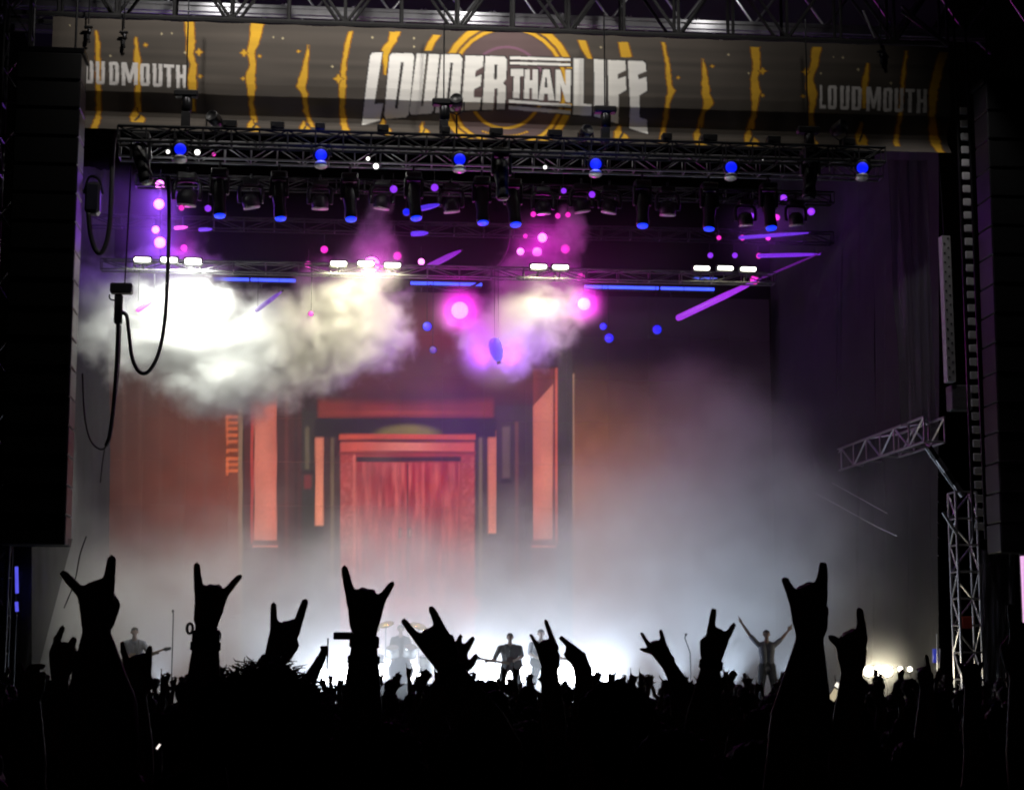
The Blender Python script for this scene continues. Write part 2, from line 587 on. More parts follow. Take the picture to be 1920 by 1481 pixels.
def picture(px, py):
    c = np.zeros(px.shape + (3,))

    def put(m, col):
        m = np.clip(m, 0, 1)[..., None]
        c[:] = c * (1 - m) + np.array(col) * m

    def rect(x0, x1, y0, y1, s=1.5):
        return (np.clip((px - x0) / s + .5, 0, 1) * np.clip((x1 - px) / s + .5, 0, 1) * np.clip((py - y0) / s + .5, 0, 1) * np.clip((y1 - py) / s + .5, 0, 1))

    def g(x0, x1, v=px):
        return np.clip((v - x0) / (x1 - x0), 0, 1)

    # side walls
    put(np.ones_like(px), (.004, .002, .002))
    put(rect(-500, 455, 545, 1400) * (.2 + .8 * g(180, 430)) * (.3 + .7 * g(560, 900, py)), srgb(132, 56, 27))
    for xs in (232, 262, 300, 338, 384):
        put(rect(xs - 2, xs + 3, 545, 1400, 3) * .35, srgb(110, 70, 60))
    put(rect(447, 455, 700, 1400) * .8, srgb(150, 120, 95))
    for y0, hh, kk in [(778, 58, 5), (842, 8, 1), (856, 36, 3)]:
        for k in range(kk):
            yk = y0 + k * hh / kk
            put(rect(424, 446, yk, yk + hh / kk * .5) * .85, srgb(222, 112, 62))
        put(rect(424, 428, y0, y0 + hh) * .8, srgb(222, 112, 62))
    put(rect(1075, 1800, 545, 1400) * (1 - g(1090, 1400)) * g(670, 900, py), srgb(165, 100, 62))  # right wall fades out in its colour, standing in for haze before it
    put(rect(1073, 1077, 700, 1400) * .7, srgb(190, 150, 120))
    # recess
    put(rect(455, 1073, 545, 1400), srgb(44, 22, 22))
    put(rect(640, 1010, 560, 748, 40) * (.5 + .5 * g(560, 640, py)) * 1.0, srgb(104, 24, 24))
    put(rect(560, 1000, 660, 756, 30) * .5, srgb(60, 24, 22))
    # outer columns
    put(rect(458, 476, 700, 1400), srgb(88, 22, 26))
    put(rect(470, 475, 700, 1020), srgb(190, 60, 55))
    put(rect(477, 519, 700, 1012), srgb(228, 132, 112))
    put(rect(477, 519, 700, 1012) * (1 - g(478, 520)) * .35, srgb(250, 165, 140))
    put(rect(519, 566, 700, 1400) * .9, srgb(78, 36, 34))
    put(rect(534, 540, 740, 1100, 4) * .6, srgb(120, 62, 54))
    put(rect(552, 558, 740, 1100, 4) * .5, srgb(30, 14, 14))
    put(rect(566, 590, 770, 1100, 3), srgb(52, 46, 38))
    put(rect(572, 580, 800, 880, 4) * .7, srgb(120, 106, 80))
    put(rect(566, 588, 882, 890, 3), srgb(34, 12, 14))
    put(rect(570, 584, 890, 916, 6) * .9, srgb(132, 48, 48))
    put(rect(591, 607, 800, 986), srgb(238, 150, 118))
    put(rect(607, 637, 780, 1400, 3), srgb(66, 34, 28))
    put(rect(620, 626, 800, 1100, 3) * .7, srgb(130, 110, 80))
    # right side
    put(rect(890, 916, 780, 1400, 3), srgb(62, 44, 36))
    put(rect(898, 904, 800, 1100, 3) * .7, srgb(140, 120, 90))
    put(rect(915, 931, 806, 1000), srgb(236, 142, 112))
    put(rect(931, 1000, 760, 1400, 3), srgb(60, 44, 44))
    put(rect(942, 956, 800, 900, 5) * .7, srgb(118, 96, 84))
    put(rect(966, 972, 790, 1100, 4) * .7, srgb(130, 76, 66))
    put(rect(938, 960, 896, 906, 3), srgb(30, 14, 18))
    top = 715 + (1040 - px) * 1.1
    put(rect(1000, 1037, 600, 1012) * np.clip((py - top) / 3, 0, 1), srgb(230, 138, 116))
    put(rect(1000, 1037, 600, 1012) * np.clip((py - top) / 3, 0, 1) * g(1012, 1040) * .4, srgb(250, 176, 150))
    put(rect(1037, 1041, 690, 1020), srgb(96, 28, 26))
    put(rect(1041, 1046, 690, 1020), srgb(206, 96, 76))
    put(rect(1046, 1073, 640, 1400, 3), srgb(60, 54, 52))
    for xo in (477, 1000):
        put(rect(xo - 4, xo + 44, 1012, 1022), srgb(120, 50, 44))
        put(rect(xo - 4, xo + 44, 1022, 1026), srgb(230, 140, 120))
        put(rect(xo - 4, xo + 44, 1026, 1200), srgb(96, 40, 38))
    for xa, xb, ya, yb in ((477, 519, 700, 1012), (591, 607, 800, 986), (915, 931, 806, 1000), (1000, 1037, 690, 1012)):
        put(rect(xa, xb, ya, yb) * (1 - g(ya, yb, py)) * .45, srgb(150, 58, 44))
        put(rect(xa, xb, ya, yb) * (np.abs(px - (xa + xb) / 2) / (xb - xa)) ** 2 * 1.2, srgb(170, 72, 58))
    # entablature, arch, cornice
    bow = 6 * ((px - 760) / 160) ** 2
    put(rect(596, 926, 736, 790, 8) * np.clip((py - 746 + bow) / 16, 0, 1), srgb(128, 44, 28))
    put(rect(606, 916, 770, 777, 5) * .35 * np.exp(-((px - 764) / 130) ** 2), srgb(206, 92, 60))
    put(rect(590, 930, 783, 820, 3), srgb(24, 18, 14))
    put(np.clip(1 - ((px - 764) / 72) ** 2 - ((py - 816) / 24) ** 2, 0, 1) * 1.6, srgb(130, 116, 52))
    put(rect(636, 892, 814, 824, 2), srgb(208, 86, 58))
    put(rect(640, 888, 824, 829, 2), srgb(96, 26, 20))
    put(rect(638, 890, 829, 846, 2), srgb(212, 90, 72))
    put(rect(638, 890, 829, 846, 2) * np.exp(-((px - 764) / 60) ** 2) * .5, srgb(240, 160, 140))
    put(rect(636, 892, 846, 852, 2), srgb(150, 50, 40))
    # frame and door
    put(rect(638, 890, 852, 1300, 2), srgb(176, 62, 56))
    put(rect(662, 667, 852, 1300, 2) * .7, srgb(224, 120, 104))
    put(rect(668, 864, 856, 866, 3), srgb(56, 20, 18))
    n1 = vnoise(px * .16, py * .018, 11)
    n2 = vnoise(px * .4, py * .05, 12)
    dd = rect(668, 862, 866, 1300, 2)
    put(dd, srgb(170, 40, 46))
    put(dd * np.clip(n1 * 1.6 - .5, 0, 1) * .8, srgb(222, 110, 100))
    put(dd * np.clip(n2 * 1.6 - .8, 0, 1) * .6, srgb(110, 20, 26))
    fr = (rect(638, 664, 852, 1300, 2) + rect(866, 890, 852, 1300, 2)) * np.clip(vnoise(px * .2, py * .2, 13) * 1.4 - .5, 0, 1) * .5
    put(fr, srgb(226, 130, 120))
    put(rect(763, 766, 870, 1300, 2) * .8, srgb(90, 16, 20))
    for hx in (750, 768):
        put(rect(hx - 3, hx + 3, 990, 1008, 2), srgb(50, 20, 18))
        put(rect(hx - 1, hx + 1, 992, 1004, 1.5), srgb(240, 190, 160))
    put(rect(640, 900, 1120, 1150, 10) * .6, srgb(230, 120, 120))
    c *= (.86 + .28 * vnoise(px * .045, py * .03, 21))[..., None] * (.93 + .14 * vnoise(px * .7, py * .7, 22))[..., None]
    return np.clip(c, 0, 1) ** 1.12 * .92


wall = empty('led_wall', ((SCX0 + SCX1) / 2, SCY + .1, DECK), 'tall LED video wall at the back of the stage showing a red temple door', 'LED wall')
LEDM = printed('led_pixels', emit=.95, rough=.5)
NC, NR = 16, 9
pw, ph = (SCX1 - SCX0) / NC, (SCZ1 - SCZ0) / NR
for i in range(NC):
    for j in range(NR):
        x0, x1 = SCX0 + i * pw + .0015, SCX0 + (i + 1) * pw - .0015
        z0, z1 = SCZ0 + j * ph + .0015, SCZ0 + (j + 1) * ph - .0015
        n_, m_ = 33, 27
        gx_, gz_ = np.meshgrid(np.linspace(x0, x1, n_), np.linspace(z0, z1, m_))
        v_ = np.stack([gx_, np.full_like(gx_, SCY), gz_], -1).reshape(-1, 3)
        q1, q2 = proj(v_)
        col = picture(q1, q2)
        b_ = [(x0, SCY + .07, z0), (x1, SCY + .07, z0), (x1, SCY + .07, z1), (x0, SCY + .07, z1)]
        nn = n_ * m_
        co = [0, n_ - 1, nn - 1, nn - n_]
        fs = gridfaces(n_, m_) + [(nn + 1, nn, nn + 3, nn + 2)] + [(nn + k, nn + (k + 1) % 4, co[(k + 1) % 4], co[k]) for k in range(4)]
        me = mesh('led_panel', np.vstack([v_, np.array(b_)]), fs, LEDM)
        set_print(me, np.vstack([col, np.zeros((4, 3))]))
        link('led_panel', me, wall)
for i in range(NC + 1):
    bar('support_post', (SCX0 + i * pw, SCY + .2, DECK), (SCX0 + i * pw, SCY + .2, SCZ1), .04, DARKM, wall)

# ================================================================ smoke and haze (voxel grids made by geometry nodes)
class Fx:
    """a field socket in a geometry node tree with arithmetic"""
    T = None

    def __init__(s, k):
        s.k = k

    @staticmethod
    def m(op, *a):
        n = Fx.T.nodes.new('ShaderNodeMath')
        n.operation = op
        for i, q in enumerate(a):
            if isinstance(q, Fx):
                Fx.T.links.new(q.k, n.inputs[i])
            else:
                n.inputs[i].default_value = q
        return Fx(n.outputs[0])

    def __add__(s, o): return Fx.m('ADD', s, o)
    __radd__ = __add__
    def __sub__(s, o): return Fx.m('SUBTRACT', s, o)
    def __rsub__(s, o): return Fx.m('SUBTRACT', o, s)
    def __mul__(s, o): return Fx.m('MULTIPLY', s, o)
    __rmul__ = __mul__
    def __truediv__(s, o): return Fx.m('DIVIDE', s, o)


def fmax(a, b): return Fx.m('MAXIMUM', a, b)
def fmin(a, b): return Fx.m('MINIMUM', a, b)
def fexp(a): return Fx.m('EXPONENT', a)


def fstep(a, lo, hi):
    n = Fx.T.nodes.new('ShaderNodeMapRange')
    n.interpolation_type = 'SMOOTHSTEP'
    n.inputs[1].default_value = lo
    n.inputs[2].default_value = hi
    Fx.T.links.new(a.k, n.inputs[0])
    return Fx(n.outputs[0])


def fnoise(pos, scale, detail=4, rough=.55, off=(0, 0, 0), stretch=(1, 1, 1), dist=0.0):
    mp = Fx.T.nodes.new('ShaderNodeVectorMath')
    mp.operation = 'MULTIPLY_ADD'
    Fx.T.links.new(pos, mp.inputs[0])
    mp.inputs[1].default_value = stretch
    mp.inputs[2].default_value = off
    n = Fx.T.nodes.new('ShaderNodeTexNoise')
    n.inputs['Scale'].default_value = scale
    n.inputs['Detail'].default_value = detail
    n.inputs['Roughness'].default_value = rough
    n.inputs['Distortion'].default_value = dist
    Fx.T.links.new(mp.outputs[0], n.inputs['Vector'])
    return Fx(n.outputs[0])


def smoke(name, lo, hi, res, fn, density, label, cat, aniso=.25, col=(.96, .96, .97), step=1.0):
    vol = bpy.data.volumes.new(name)
    o = link(name, vol)
    ng = bpy.data.node_groups.new(name, 'GeometryNodeTree')
    ng.interface.new_socket('Geometry', in_out='OUTPUT', socket_type='NodeSocketGeometry')
    Fx.T = ng
    pos = ng.nodes.new('GeometryNodeInputPosition')
    sp = ng.nodes.new('ShaderNodeSeparateXYZ')
    ng.links.new(pos.outputs[0], sp.inputs[0])
    d = fn(pos.outputs[0], Fx(sp.outputs[0]), Fx(sp.outputs[1]), Fx(sp.outputs[2]))
    vc = ng.nodes.new('GeometryNodeVolumeCube')
    ng.links.new(d.k, vc.inputs['Density'])
    vc.inputs['Min'].default_value = lo
    vc.inputs['Max'].default_value = hi
    for ax, r_ in zip('XYZ', res):
        vc.inputs['Resolution ' + ax].default_value = r_
    m = bpy.data.materials.new(name)
    m.use_nodes = True
    t = m.node_tree
    t.nodes.clear()
    out = t.nodes.new('ShaderNodeOutputMaterial')
    pv = t.nodes.new('ShaderNodeVolumePrincipled')
    pv.inputs['Color'].default_value = tuple(col) + (1,)
    pv.inputs['Density'].default_value = density
    pv.inputs['Anisotropy'].default_value = aniso
    t.links.new(pv.outputs[0], out.inputs['Volume'])
    m.cycles.volume_step_rate = step
    sm = ng.nodes.new('GeometryNodeSetMaterial')
    sm.inputs['Material'].default_value = m
    go = ng.nodes.new('NodeGroupOutput')
    ng.links.new(vc.outputs[0], sm.inputs[0])
    ng.links.new(sm.outputs[0], go.inputs[0])
    o.modifiers.new('smoke', 'NODES').node_group = ng
    vol.materials.append(m)
    tag(o, label, cat, kind='stuff')
    return o


def ball(x, y, z, c, r_):
    a, b, e = (x - c[0]) / r_[0], (y - c[1]) / r_[1], (z - c[2]) / r_[2]
    return 1.0 - (a * a + b * b + e * e)


def pball(x, y, z, px, py, Y, rx, ry, rz):
    """ellipsoid of smoke centred at photo pixel (px, py) and depth Y, radii in photo pixels across / up and metres deep"""
    c = at(px, py, Y)
    k = (c - Vector(CAM)).length / FPX
    return ball(x, y, z, c, (rx * k, ry, rz * k))


def cloud_left(pos, x, y, z):
    Y = 46.2
    b = pball(x, y, z, 330, 600, Y, 190, 1.5, 150)
    b = fmax(b, pball(x, y, z, 520, 650, Y, 210, 1.5, 115))
    b = fmax(b, pball(x, y, z, 660, 600, Y, 130, 1.3, 135))
    b = fmax(b, pball(x, y, z, 710, 480, Y, 70, 1.1, 130) - .2)
    b = fmax(b, pball(x, y, z, 430, 710, Y, 170, 1.3, 85))
    b = fmax(b, pball(x, y, z, 190, 570, Y, 100, 1.2, 130) - .1)
    n = fnoise(pos, .55, 9, .6, off=(3.1, 0, 7.7), dist=.5)
    n3 = fnoise(pos, 1.9, 6, .62, off=(1.1, 2, 4.7), dist=.6)
    return fstep(b + (n - .5) * 2.5 + (n3 - .5) * 1.7, .1, 1.15)


def cloud_mid(pos, x, y, z):
    Y = 45.8
    b = pball(x, y, z, 1000, 525, Y, 115, 1.1, 65)
    b = fmax(b, pball(x, y, z, 965, 610, Y, 135, 1.1, 100))
    b = fmax(b, pball(x, y, z, 1065, 440, Y, 60, .8, 80) - .35)
    n = fnoise(pos, .7, 9, .6, off=(11.1, 3, 2.7), dist=.5)
    n3 = fnoise(pos, 2.1, 6, .62, off=(6.1, 2, 4.7), dist=.6)
    return fstep(b + (n - .5) * 2.3 + (n3 - .5) * 1.7, .1, 1.15)


def haze_field(pos, x, y, z):
    n = fnoise(pos, .28, 3, .5, off=(1.7, 5, 9), stretch=(1, 1, 1.3))
    n2 = fnoise(pos, .75, 4, .6, off=(8.7, 5, 3), stretch=(1, 1, 1))
    xr, xl = X(1330, 45), X(250, 45)
    bulge = fexp(0 - (x - xr) * (x - xr) / 10.0)
    ztop = 5.0 + 3.2 * bulge + (n - .5) * 6.0 + (n2 - .5) * 1.2
    low = fstep(ztop - z, -1.8, 2.2)
    edge = fstep(x, SX0, SX0 + 1.5) * (1 - fstep(x, 12.2, 14.8)) * fstep(y, 41.5, 43.6)
    thin = .012 * (.4 + n2) * fstep(14.2 - z, 0, 1.5) * (1.0 - .75 * fstep(x, 7.5, 10.5))
    n4 = fnoise(pos, .9, 5, .6, off=(2.2, 9, 1), dist=.8)
    out = (low * fmax(.05, -1.15 + 2.3 * n2 + 2.0 * n4) * .26 + thin) * edge
    for px_, py_, Y_, r_, a_ in ((300, 360, 46.6, 1.2, .22), (300, 450, 46.6, 1.3, .22), (697, 496, 45.0, 1.1, .6), (862, 582, 44.9, .8, 1.0), (1095, 570, 44.9, .7, .9), (1010, 458, 46.6, 1.1, .35), (931, 655, 44.9, 1.2, .7), (1430, 440, 46.5, 1.6, .1), (1648, 1250, 42.1, 1.2, .3), (210, 380, 45.0, 1.8, .07)):
        c = at(px_, py_, Y_)  # haze puffs added around the lamps to give them halos
        q = fmax(ball(x, y, z, c, (r_, r_, r_)), 0.0)
        out = out + a_ * q * q * (.4 + 1.2 * n2)
    return out


HAZE = smoke('stage_haze', (SX0, 40.5, DECK + .01), (14.8, 49.9, 14.3), (150, 56, 90), haze_field, 1.0,
             'low grey stage fog rolling over the stage floor in front of the LED wall', 'fog', aniso=.3, step=.8)
a_, b_ = at(130, 820, 47.4), at(800, 350, 43.6)
smoke('smoke_cloud', (at(130, 700, 45).x, 44.2, Z(840, 45.5)), (at(800, 600, 45.6).x, 48.2, Z(350, 46.5)), (190, 70, 130), cloud_left, 3.2,
      'big bright white smoke cloud billowing under the rig at the left of the LED wall', 'smoke', aniso=.2, step=.65)
smoke('smoke_cloud', (at(820, 700, 45).x, 44.2, Z(725, 45)), (at(1150, 600, 45.6).x, 47.0, Z(360, 46)), (110, 56, 110), cloud_mid, 3.0,
      'smaller yellowish and purple smoke cloud hanging above the right of the red door', 'smoke', aniso=.2, step=.65)

# ================================================================ trusses, towers, loudspeakers, cables
def box_truss(name, p0, p1, w, h, bay, material, label, cat='truss', rc=.03, rb=.015, group=None, back=True):
    p0, p1 = Vector(p0), Vector(p1)
    t = (p1 - p0)
    L_ = t.length
    t.normalize()
    if abs(t.z) > .9:
        a, b = Vector((1, 0, 0)), Vector((0, 1, 0))
    else:
        b = Vector((0, 0, 1))
        a = b.cross(t).normalized()      # sideways
    root = empty(name, p0, label, cat, group)
    cor = [a * (sx * w / 2) + b * (sz * h / 2) for sx, sz in ((-1, -1), (1, -1), (1, 1), (-1, 1))]
    for c in cor:
        bar('chord', p0 + c, p1 + c, rc, material, root)
    n = max(1, round(L_ / bay))
    for k in range(n + 1):
        q = p0 + t * (L_ * k / n)
        e = p0 + t * (L_ * (k + 1) / n)
        sides = [(0, 3)] + ([(1, 2)] if back else [])
        for i, j in sides:
            bar('upright', q + cor[i], q + cor[j], rb, material, root)
            if k < n:
                s_, f_ = (i, j) if k % 2 else (j, i)
                bar('brace', q + cor[s_], e + cor[f_], rb, material, root)
        bar('cross_bar', q + cor[0], q + cor[1], rb, material, root)
        if k < n and back:
            bar('brace', q + cor[3 if k % 2 else 2], e + cor[2 if k % 2 else 3], rb, material, root)
    return root


# roof
canopy = empty('roof_canopy', (4, 45, 19.6), 'dark vinyl roof sheet over the stage above the trusses', 'roof')
cv_, cf_ = [], []
for j in range(9):
    for i in range(24):
        cv_.append((-9 + i * 26 / 23, 38.5 + j * 14 / 8, 19.6 + .25 * math.sin(i * 1.1) * math.sin(j * .8) + 1.2 * math.sin(math.pi * j / 8)))
link('roof_sheet', mesh('roof_sheet', cv_, gridfaces(24, 9), GREYF, True), canopy)
for k, (Y_, py_) in enumerate(((43.4, 34), (46.4, 78))):
    zb = Z(py_, Y_, 900)
    rb_ = empty('roof_beam', (4, Y_, zb), ['pale aluminium roof beam seen through the front roof truss', 'rear pale aluminium roof beam deep under the canopy'][k], 'beam', 'roof beams')
    MB().box((-8.5, Y_ - .09, zb - .13), (16.5, Y_ + .09, zb + .13), .02).build('rail', ALU, rb_)
    MB().box((-8.5, Y_ - .14, zb + .02), (16.5, Y_ - .092, zb + .07)).build('lip', ALU, rb_)
    MB().box((-8.5, Y_ - .14, zb - .22), (16.5, Y_ - .095, zb - .17)).build('lip', ALU, rb_)
    for q in range(14):
        xq = -8 + q * 1.85
        bar('strut', (xq, Y_, zb + .13), (xq + .9, Y_ + .02, 19.55), .035, ALU, rb_)
        bar('strut', (xq + 1.75, Y_, zb + .13), (xq + .95, Y_ - .02, 19.55), .035, ALU, rb_)
zt = 16.72
box_truss('roof_truss', (-9.0, 40.42, zt + .98), (14.35, 40.42, zt + .98), .55, 1.9, 1.27, MATTE,
          'black roof truss spanning above the festival banner', rc=.07, rb=.04)
# sloping end of the roof truss at the right
er = empty('truss_end_brace', (14.3, 39.7, zt), 'pale sloping end braces of the roof truss above the banner\'s right corner', 'brace')
for dz in (0, .18):
    bar('brace', at(1690, 12 + dz * 60, 39.7), at(1778, 84 + dz * 20, 39.7), .035, ALUD, er)
bar('brace', at(1618, 20, 39.6), at(1640, 72, 39.6), .03, ALUD, er)

# lighting trusses
ft = box_truss('lighting_truss', (X(222, 39.2, 262), 39.2, Z(274, 39.2, 930)), (X(1655, 39.2, 275), 39.2, Z(274, 39.2, 930)), .36, .34, .62, MATTE,
               'black front lighting truss along the bottom edge of the banner', rc=.035, rb=.018)
box_truss('lighting_truss', (X(225, 43.2, 290), 43.2, Z(300, 43.2, 900)), (X(1650, 43.2, 300), 43.2, Z(300, 43.2, 900)), .4, .42, .62, ALUD,
          'grey lighting truss just behind the front one carrying round blue lamps')
box_truss('lighting_truss', (X(255, 44.4, 350), 44.4, Z(356, 44.4, 900)), (X(1560, 44.4, 350), 44.4, Z(356, 44.4, 900)), .3, .28, .7, DARKM,
          'thin dark truss carrying the row of U-shaped moving heads', rc=.022)
box_truss('lighting_truss', (X(170, 47.3, 440), 47.3, Z(432, 47.3, 900)), (X(1560, 47.3, 440), 47.3, Z(432, 47.3, 900)), .3, .3, .8, DARKM,
          'upper rear truss above the white strobes', rc=.022)
box_truss('lighting_truss', (X(190, 45.0, 500), 45.0, Z(512, 45.0, 900)), (X(1450, 45.0, 500), 45.0, Z(512, 45.0, 900)), .3, .26, .8, ALUD,
          'rear truss just above the LED wall carrying white strobes', rc=.022)
for k, px_ in enumerate((430, 520, 600, 718, 835, 930, 1040, 1330, 1250, 1450, 1590)):
    c = at(px_, 252 + (px_ - 240) * .014, 39.1)
    zt_ = Z(274, 39.2, 930) + .2
    w_ = [.33, .3, .22, .26, .2, .3, .32, .34, .22, .3, .28][k]
    e_ = empty('power_box', c, 'small black power box clamped on the front lighting truss, ' + ORD[sorted((430, 520, 600, 718, 835, 930, 1040, 1330, 1250, 1450, 1590)).index(px_)] + ' from the left', 'box', 'power boxes on the front truss')
    MB().box((c.x - w_ / 2, 38.98, zt_), (c.x + w_ / 2, 39.25, zt_ + .16), .015).build('case', BLACK, e_)
    MB().box((c.x - w_ / 2 + .04, 38.96, zt_ + .04), (c.x - w_ / 2 + .1, 38.978, zt_ + .1)).build('socket', RUBBER, e_)


# chain hoists
def hoist(px, py, Y, top, label, s=1.0):
    c = at(px, py, Y)
    e = empty('chain_hoist', c, label, 'hoist', 'chain hoists on the rig')
    MB().box((c.x - .26 * s, Y - .12 * s, c.z - .06 * s), (c.x + .26 * s, Y + .12 * s, c.z + .09 * s), .03).build('motor', BLACK, e)
    MB().lathe([(.10 * s, 0), (.12 * s, .05), (.12 * s, .3 * s), (.08 * s, .34 * s)], 12, Matrix.Translation((c.x + .02, Y, c.z - .4 * s))).build('gear_housing', DARKM, e, True)
    MB().box((c.x - .09 * s, Y - .1 * s, c.z - .75 * s), (c.x + .1 * s, Y + .1 * s, c.z - .4 * s), .02).build('chain_bag', FABRIC, e)
    b = MB()
    zz_ = c.z + .09
    b.tube([(c.x, Y, zz_), (c.x, Y, top)], .016, 6)
    b.build('chain', DARKM, e)
    MB().tube([(c.x, Y, c.z - .7 * s), (c.x, Y - .02, c.z - .78 * s), (c.x + .05, Y, c.z - .84 * s), (c.x, Y, c.z - .9 * s)], .02, 6).build('hook', DARKM, e)
    return e


hoist(349, 178, 39.2, 16.9, 'chain hoist with wide black motor in front of the banner\'s left name')
hoist(832, 194, 39.2, 16.9, 'chain hoist with long chain in front of the banner title\'s first word')
hoist(1134, 208, 39.2, 16.9, 'chain hoist with wide black motor in front of the title\'s last word')
hoist(1515, 246, 39.2, 16.9, 'low chain hoist in front of the banner left of the right-hand name')
hoist(166, 52, 39.9, 17.6, 'small hoist hanging at the banner\'s top left beside the loudspeaker stack', .4)
hoist(232, 62, 39.9, 17.6, 'small hoist hanging at the banner\'s top left corner, right of its twin', .4)
hoist(1652, 98, 39.9, 17.6, 'small hoist hanging at the banner\'s top right above the name', .4)
for k, (px_, py_, nm) in enumerate(((402, 224, 'next to the left chain hoist'), (856, 192, 'next to the title\'s first hoist'), (1098, 250, 'left of the hoist at the title\'s end'), (1574, 240, 'right of the low chain hoist'))):
    c = at(px_, py_, 39.2)
    e_ = empty('spotlight', c, 'unlit black spotlight on the front truss ' + nm, 'spotlight', 'unlit spotlights on the front truss')
    M_ = Matrix.LocRotScale(c, Matrix.Rotation(R(70), 3, 'X').to_quaternion() @ Matrix.Rotation(R(-25 + 20 * k), 3, 'Y').to_quaternion(), None)
    MB().lathe([(.09, -.22), (.14, -.12), (.15, .12), (.13, .16), (.12, .14)], 14, M_).build('body', BLACK, e_, True)
    MB().lathe([(.001, .13), (.12, .135)], 14, M_).build('lens', LENS, e_)
    MB().tube([c + Vector((-.17, 0, 0)), c + Vector((-.17, 0, -.2)), c + Vector((0, 0, -.3)), c + Vector((.17, 0, -.2)), c + Vector((.17, 0, 0))], .018, 6).build('yoke', BLACK, e_)
    bar('pipe', c + Vector((0, 0, -.3)), (c.x + .01, 39.2, Z(274, 39.2, 930) + .17), .02, DARKM, e_)


# line array loudspeakers
def line_array(pxl, pxr, pyt, pyb, Y, n, label, ztop):
    x0, x1 = X(pxl, Y, 600), X(pxr, Y, 600)
    z1, z0 = Z(pyt, Y, (pxl + pxr) / 2), Z(pyb, Y, (pxl + pxr) / 2)
    e = empty('line_array', ((x0 + x1) / 2, Y, z0), label, 'loudspeaker', 'hung loudspeaker columns')
    h = (z1 - z0) / n
    for k in range(n):
        za, zb = z0 + k * h + .012, z0 + (k + 1) * h - .012
        cur = .25 * ((n - k) / n) ** 2
        b = MB().box((x0, Y - .1 + cur, za), (x1, Y + .75 + cur, zb), .02).build('cabinet', BLACK, e)
        g = MB().box((x0 + .03, Y - .115 + cur, za + .03), (x1 - .03, Y - .102 + cur, zb - .03)).build('grille', RUBBER, b)
    MB().box((x0 - .05, Y - .05, z1 + .01), (x1 + .05, Y + .8, z1 + .14), .02).build('bumper_frame', DARKM, e)
    for xs in (x0 + .2, x1 - .2):
        bar('rigging_chain', (xs, Y + .3, z1 + .14), (xs, Y + .3, ztop), .025, DARKM, e)
    return e


line_array(12, 136, 100, 1020, 38.5, 17, 'tall black loudspeaker column hanging at the left edge of the stage', 19)
line_array(1864, 1985, 160, 1035, 38.5, 16, 'tall black loudspeaker column hanging at the right edge of the photo', 19)

# towers
lt = box_truss('tower', (X(8, 39.6, 700), 39.6, 0), (X(8, 39.6, 700), 39.6, 19.2), .55, .55, .8, DARKM, 'dark truss tower beside the left loudspeaker column', 'tower', rc=.03, rb=.02)
bar('cable_run', (X(35, 39.2, 600), 39.25, .5), (X(35, 39.2, 600), 39.25, 14.2), .025, ALUD, lt)
tw = box_truss('tower', (X(1810, 41, 1080), 41, 0), (X(1810, 41, 1080), 41, 6.15), .5, .5, .62, ALU, 'pale truss tower standing at the right end of the stage', 'tower', rc=.035, rb=.024)
MB().box((tw.location.x - .22, 40.7, Z(1178, 40.7, 1805)), (tw.location.x + .02, 40.74, Z(1155, 40.7, 1805)), .01).build('warning_sign', mat('orange_sign', (.5, .06, .03), .6), tw)
mast = empty('mast', (X(1830, 39.9, 800), 39.9, 5.0), 'tall dark mast with a ladder of pale square plates at the right of the stage', 'mast')
for dx in (-.14, .14):
    bar('rail', (mast.location.x + dx, 39.95, 5.0), (mast.location.x + dx, 39.95, 17.5), .03, DARKM, mast)
zq = 5.2
plate_me = None
while zq < 15.2:
    b = MB().box((mast.location.x - .09, 39.88, zq), (mast.location.x + .09, 39.93, zq + .17), .012)
    b.build('plate', mat('pale_plate_paint', (.5, .49, .5), .6), mast)
    zq += .315
wsp = empty('speaker_column', (X(1782, 40.3, 580), 40.3, Z(715, 40.3, 1782)), 'slim pale perforated speaker column hanging left of the dark mast', 'speaker')
p_a, p_b = at(1773, 442, 40.3), at(1784, 715, 40.3)
hv = []
cb = MB()
for q in (p_a, p_b):
    hv += [(q.x - .09, 40.3, q.z), (q.x + .11, 40.3, q.z), (q.x + .11, 40.55, q.z), (q.x - .09, 40.55, q.z)]
cb.add(hv, [(0, 1, 2, 3), (7, 6, 5, 4), (0, 4, 5, 1), (1, 5, 6, 2), (2, 6, 7, 3), (3, 7, 4, 0)]).build('case', mat('pale_grey_case', (.36, .35, .36), .6), wsp)
for k in range(15):
    q = p_a.lerp(p_b, (k + .6) / 15.3)
    for dx in (-.04, .05):
        MB().lathe([(.022, 0), (.022, .012)], 8, Matrix.LocRotScale(Vector((q.x + dx, 40.298, q.z + dx * 1.4)), Matrix.Rotation(R(90), 3, 'X').to_quaternion(), None)).build('hole', RUBBER, wsp)
bar('hanger', (p_a.x, 40.42, p_a.z), (p_a.x - .1, 40.42, 16), .012, DARKM, wsp)
MB().box((X(1783, 40.4, 740), 40.35, Z(768, 40.4, 1800)), (X(1822, 40.4, 740), 40.75, Z(722, 40.4, 1800)), .02).build('amplifier_box', ALUD, wsp)

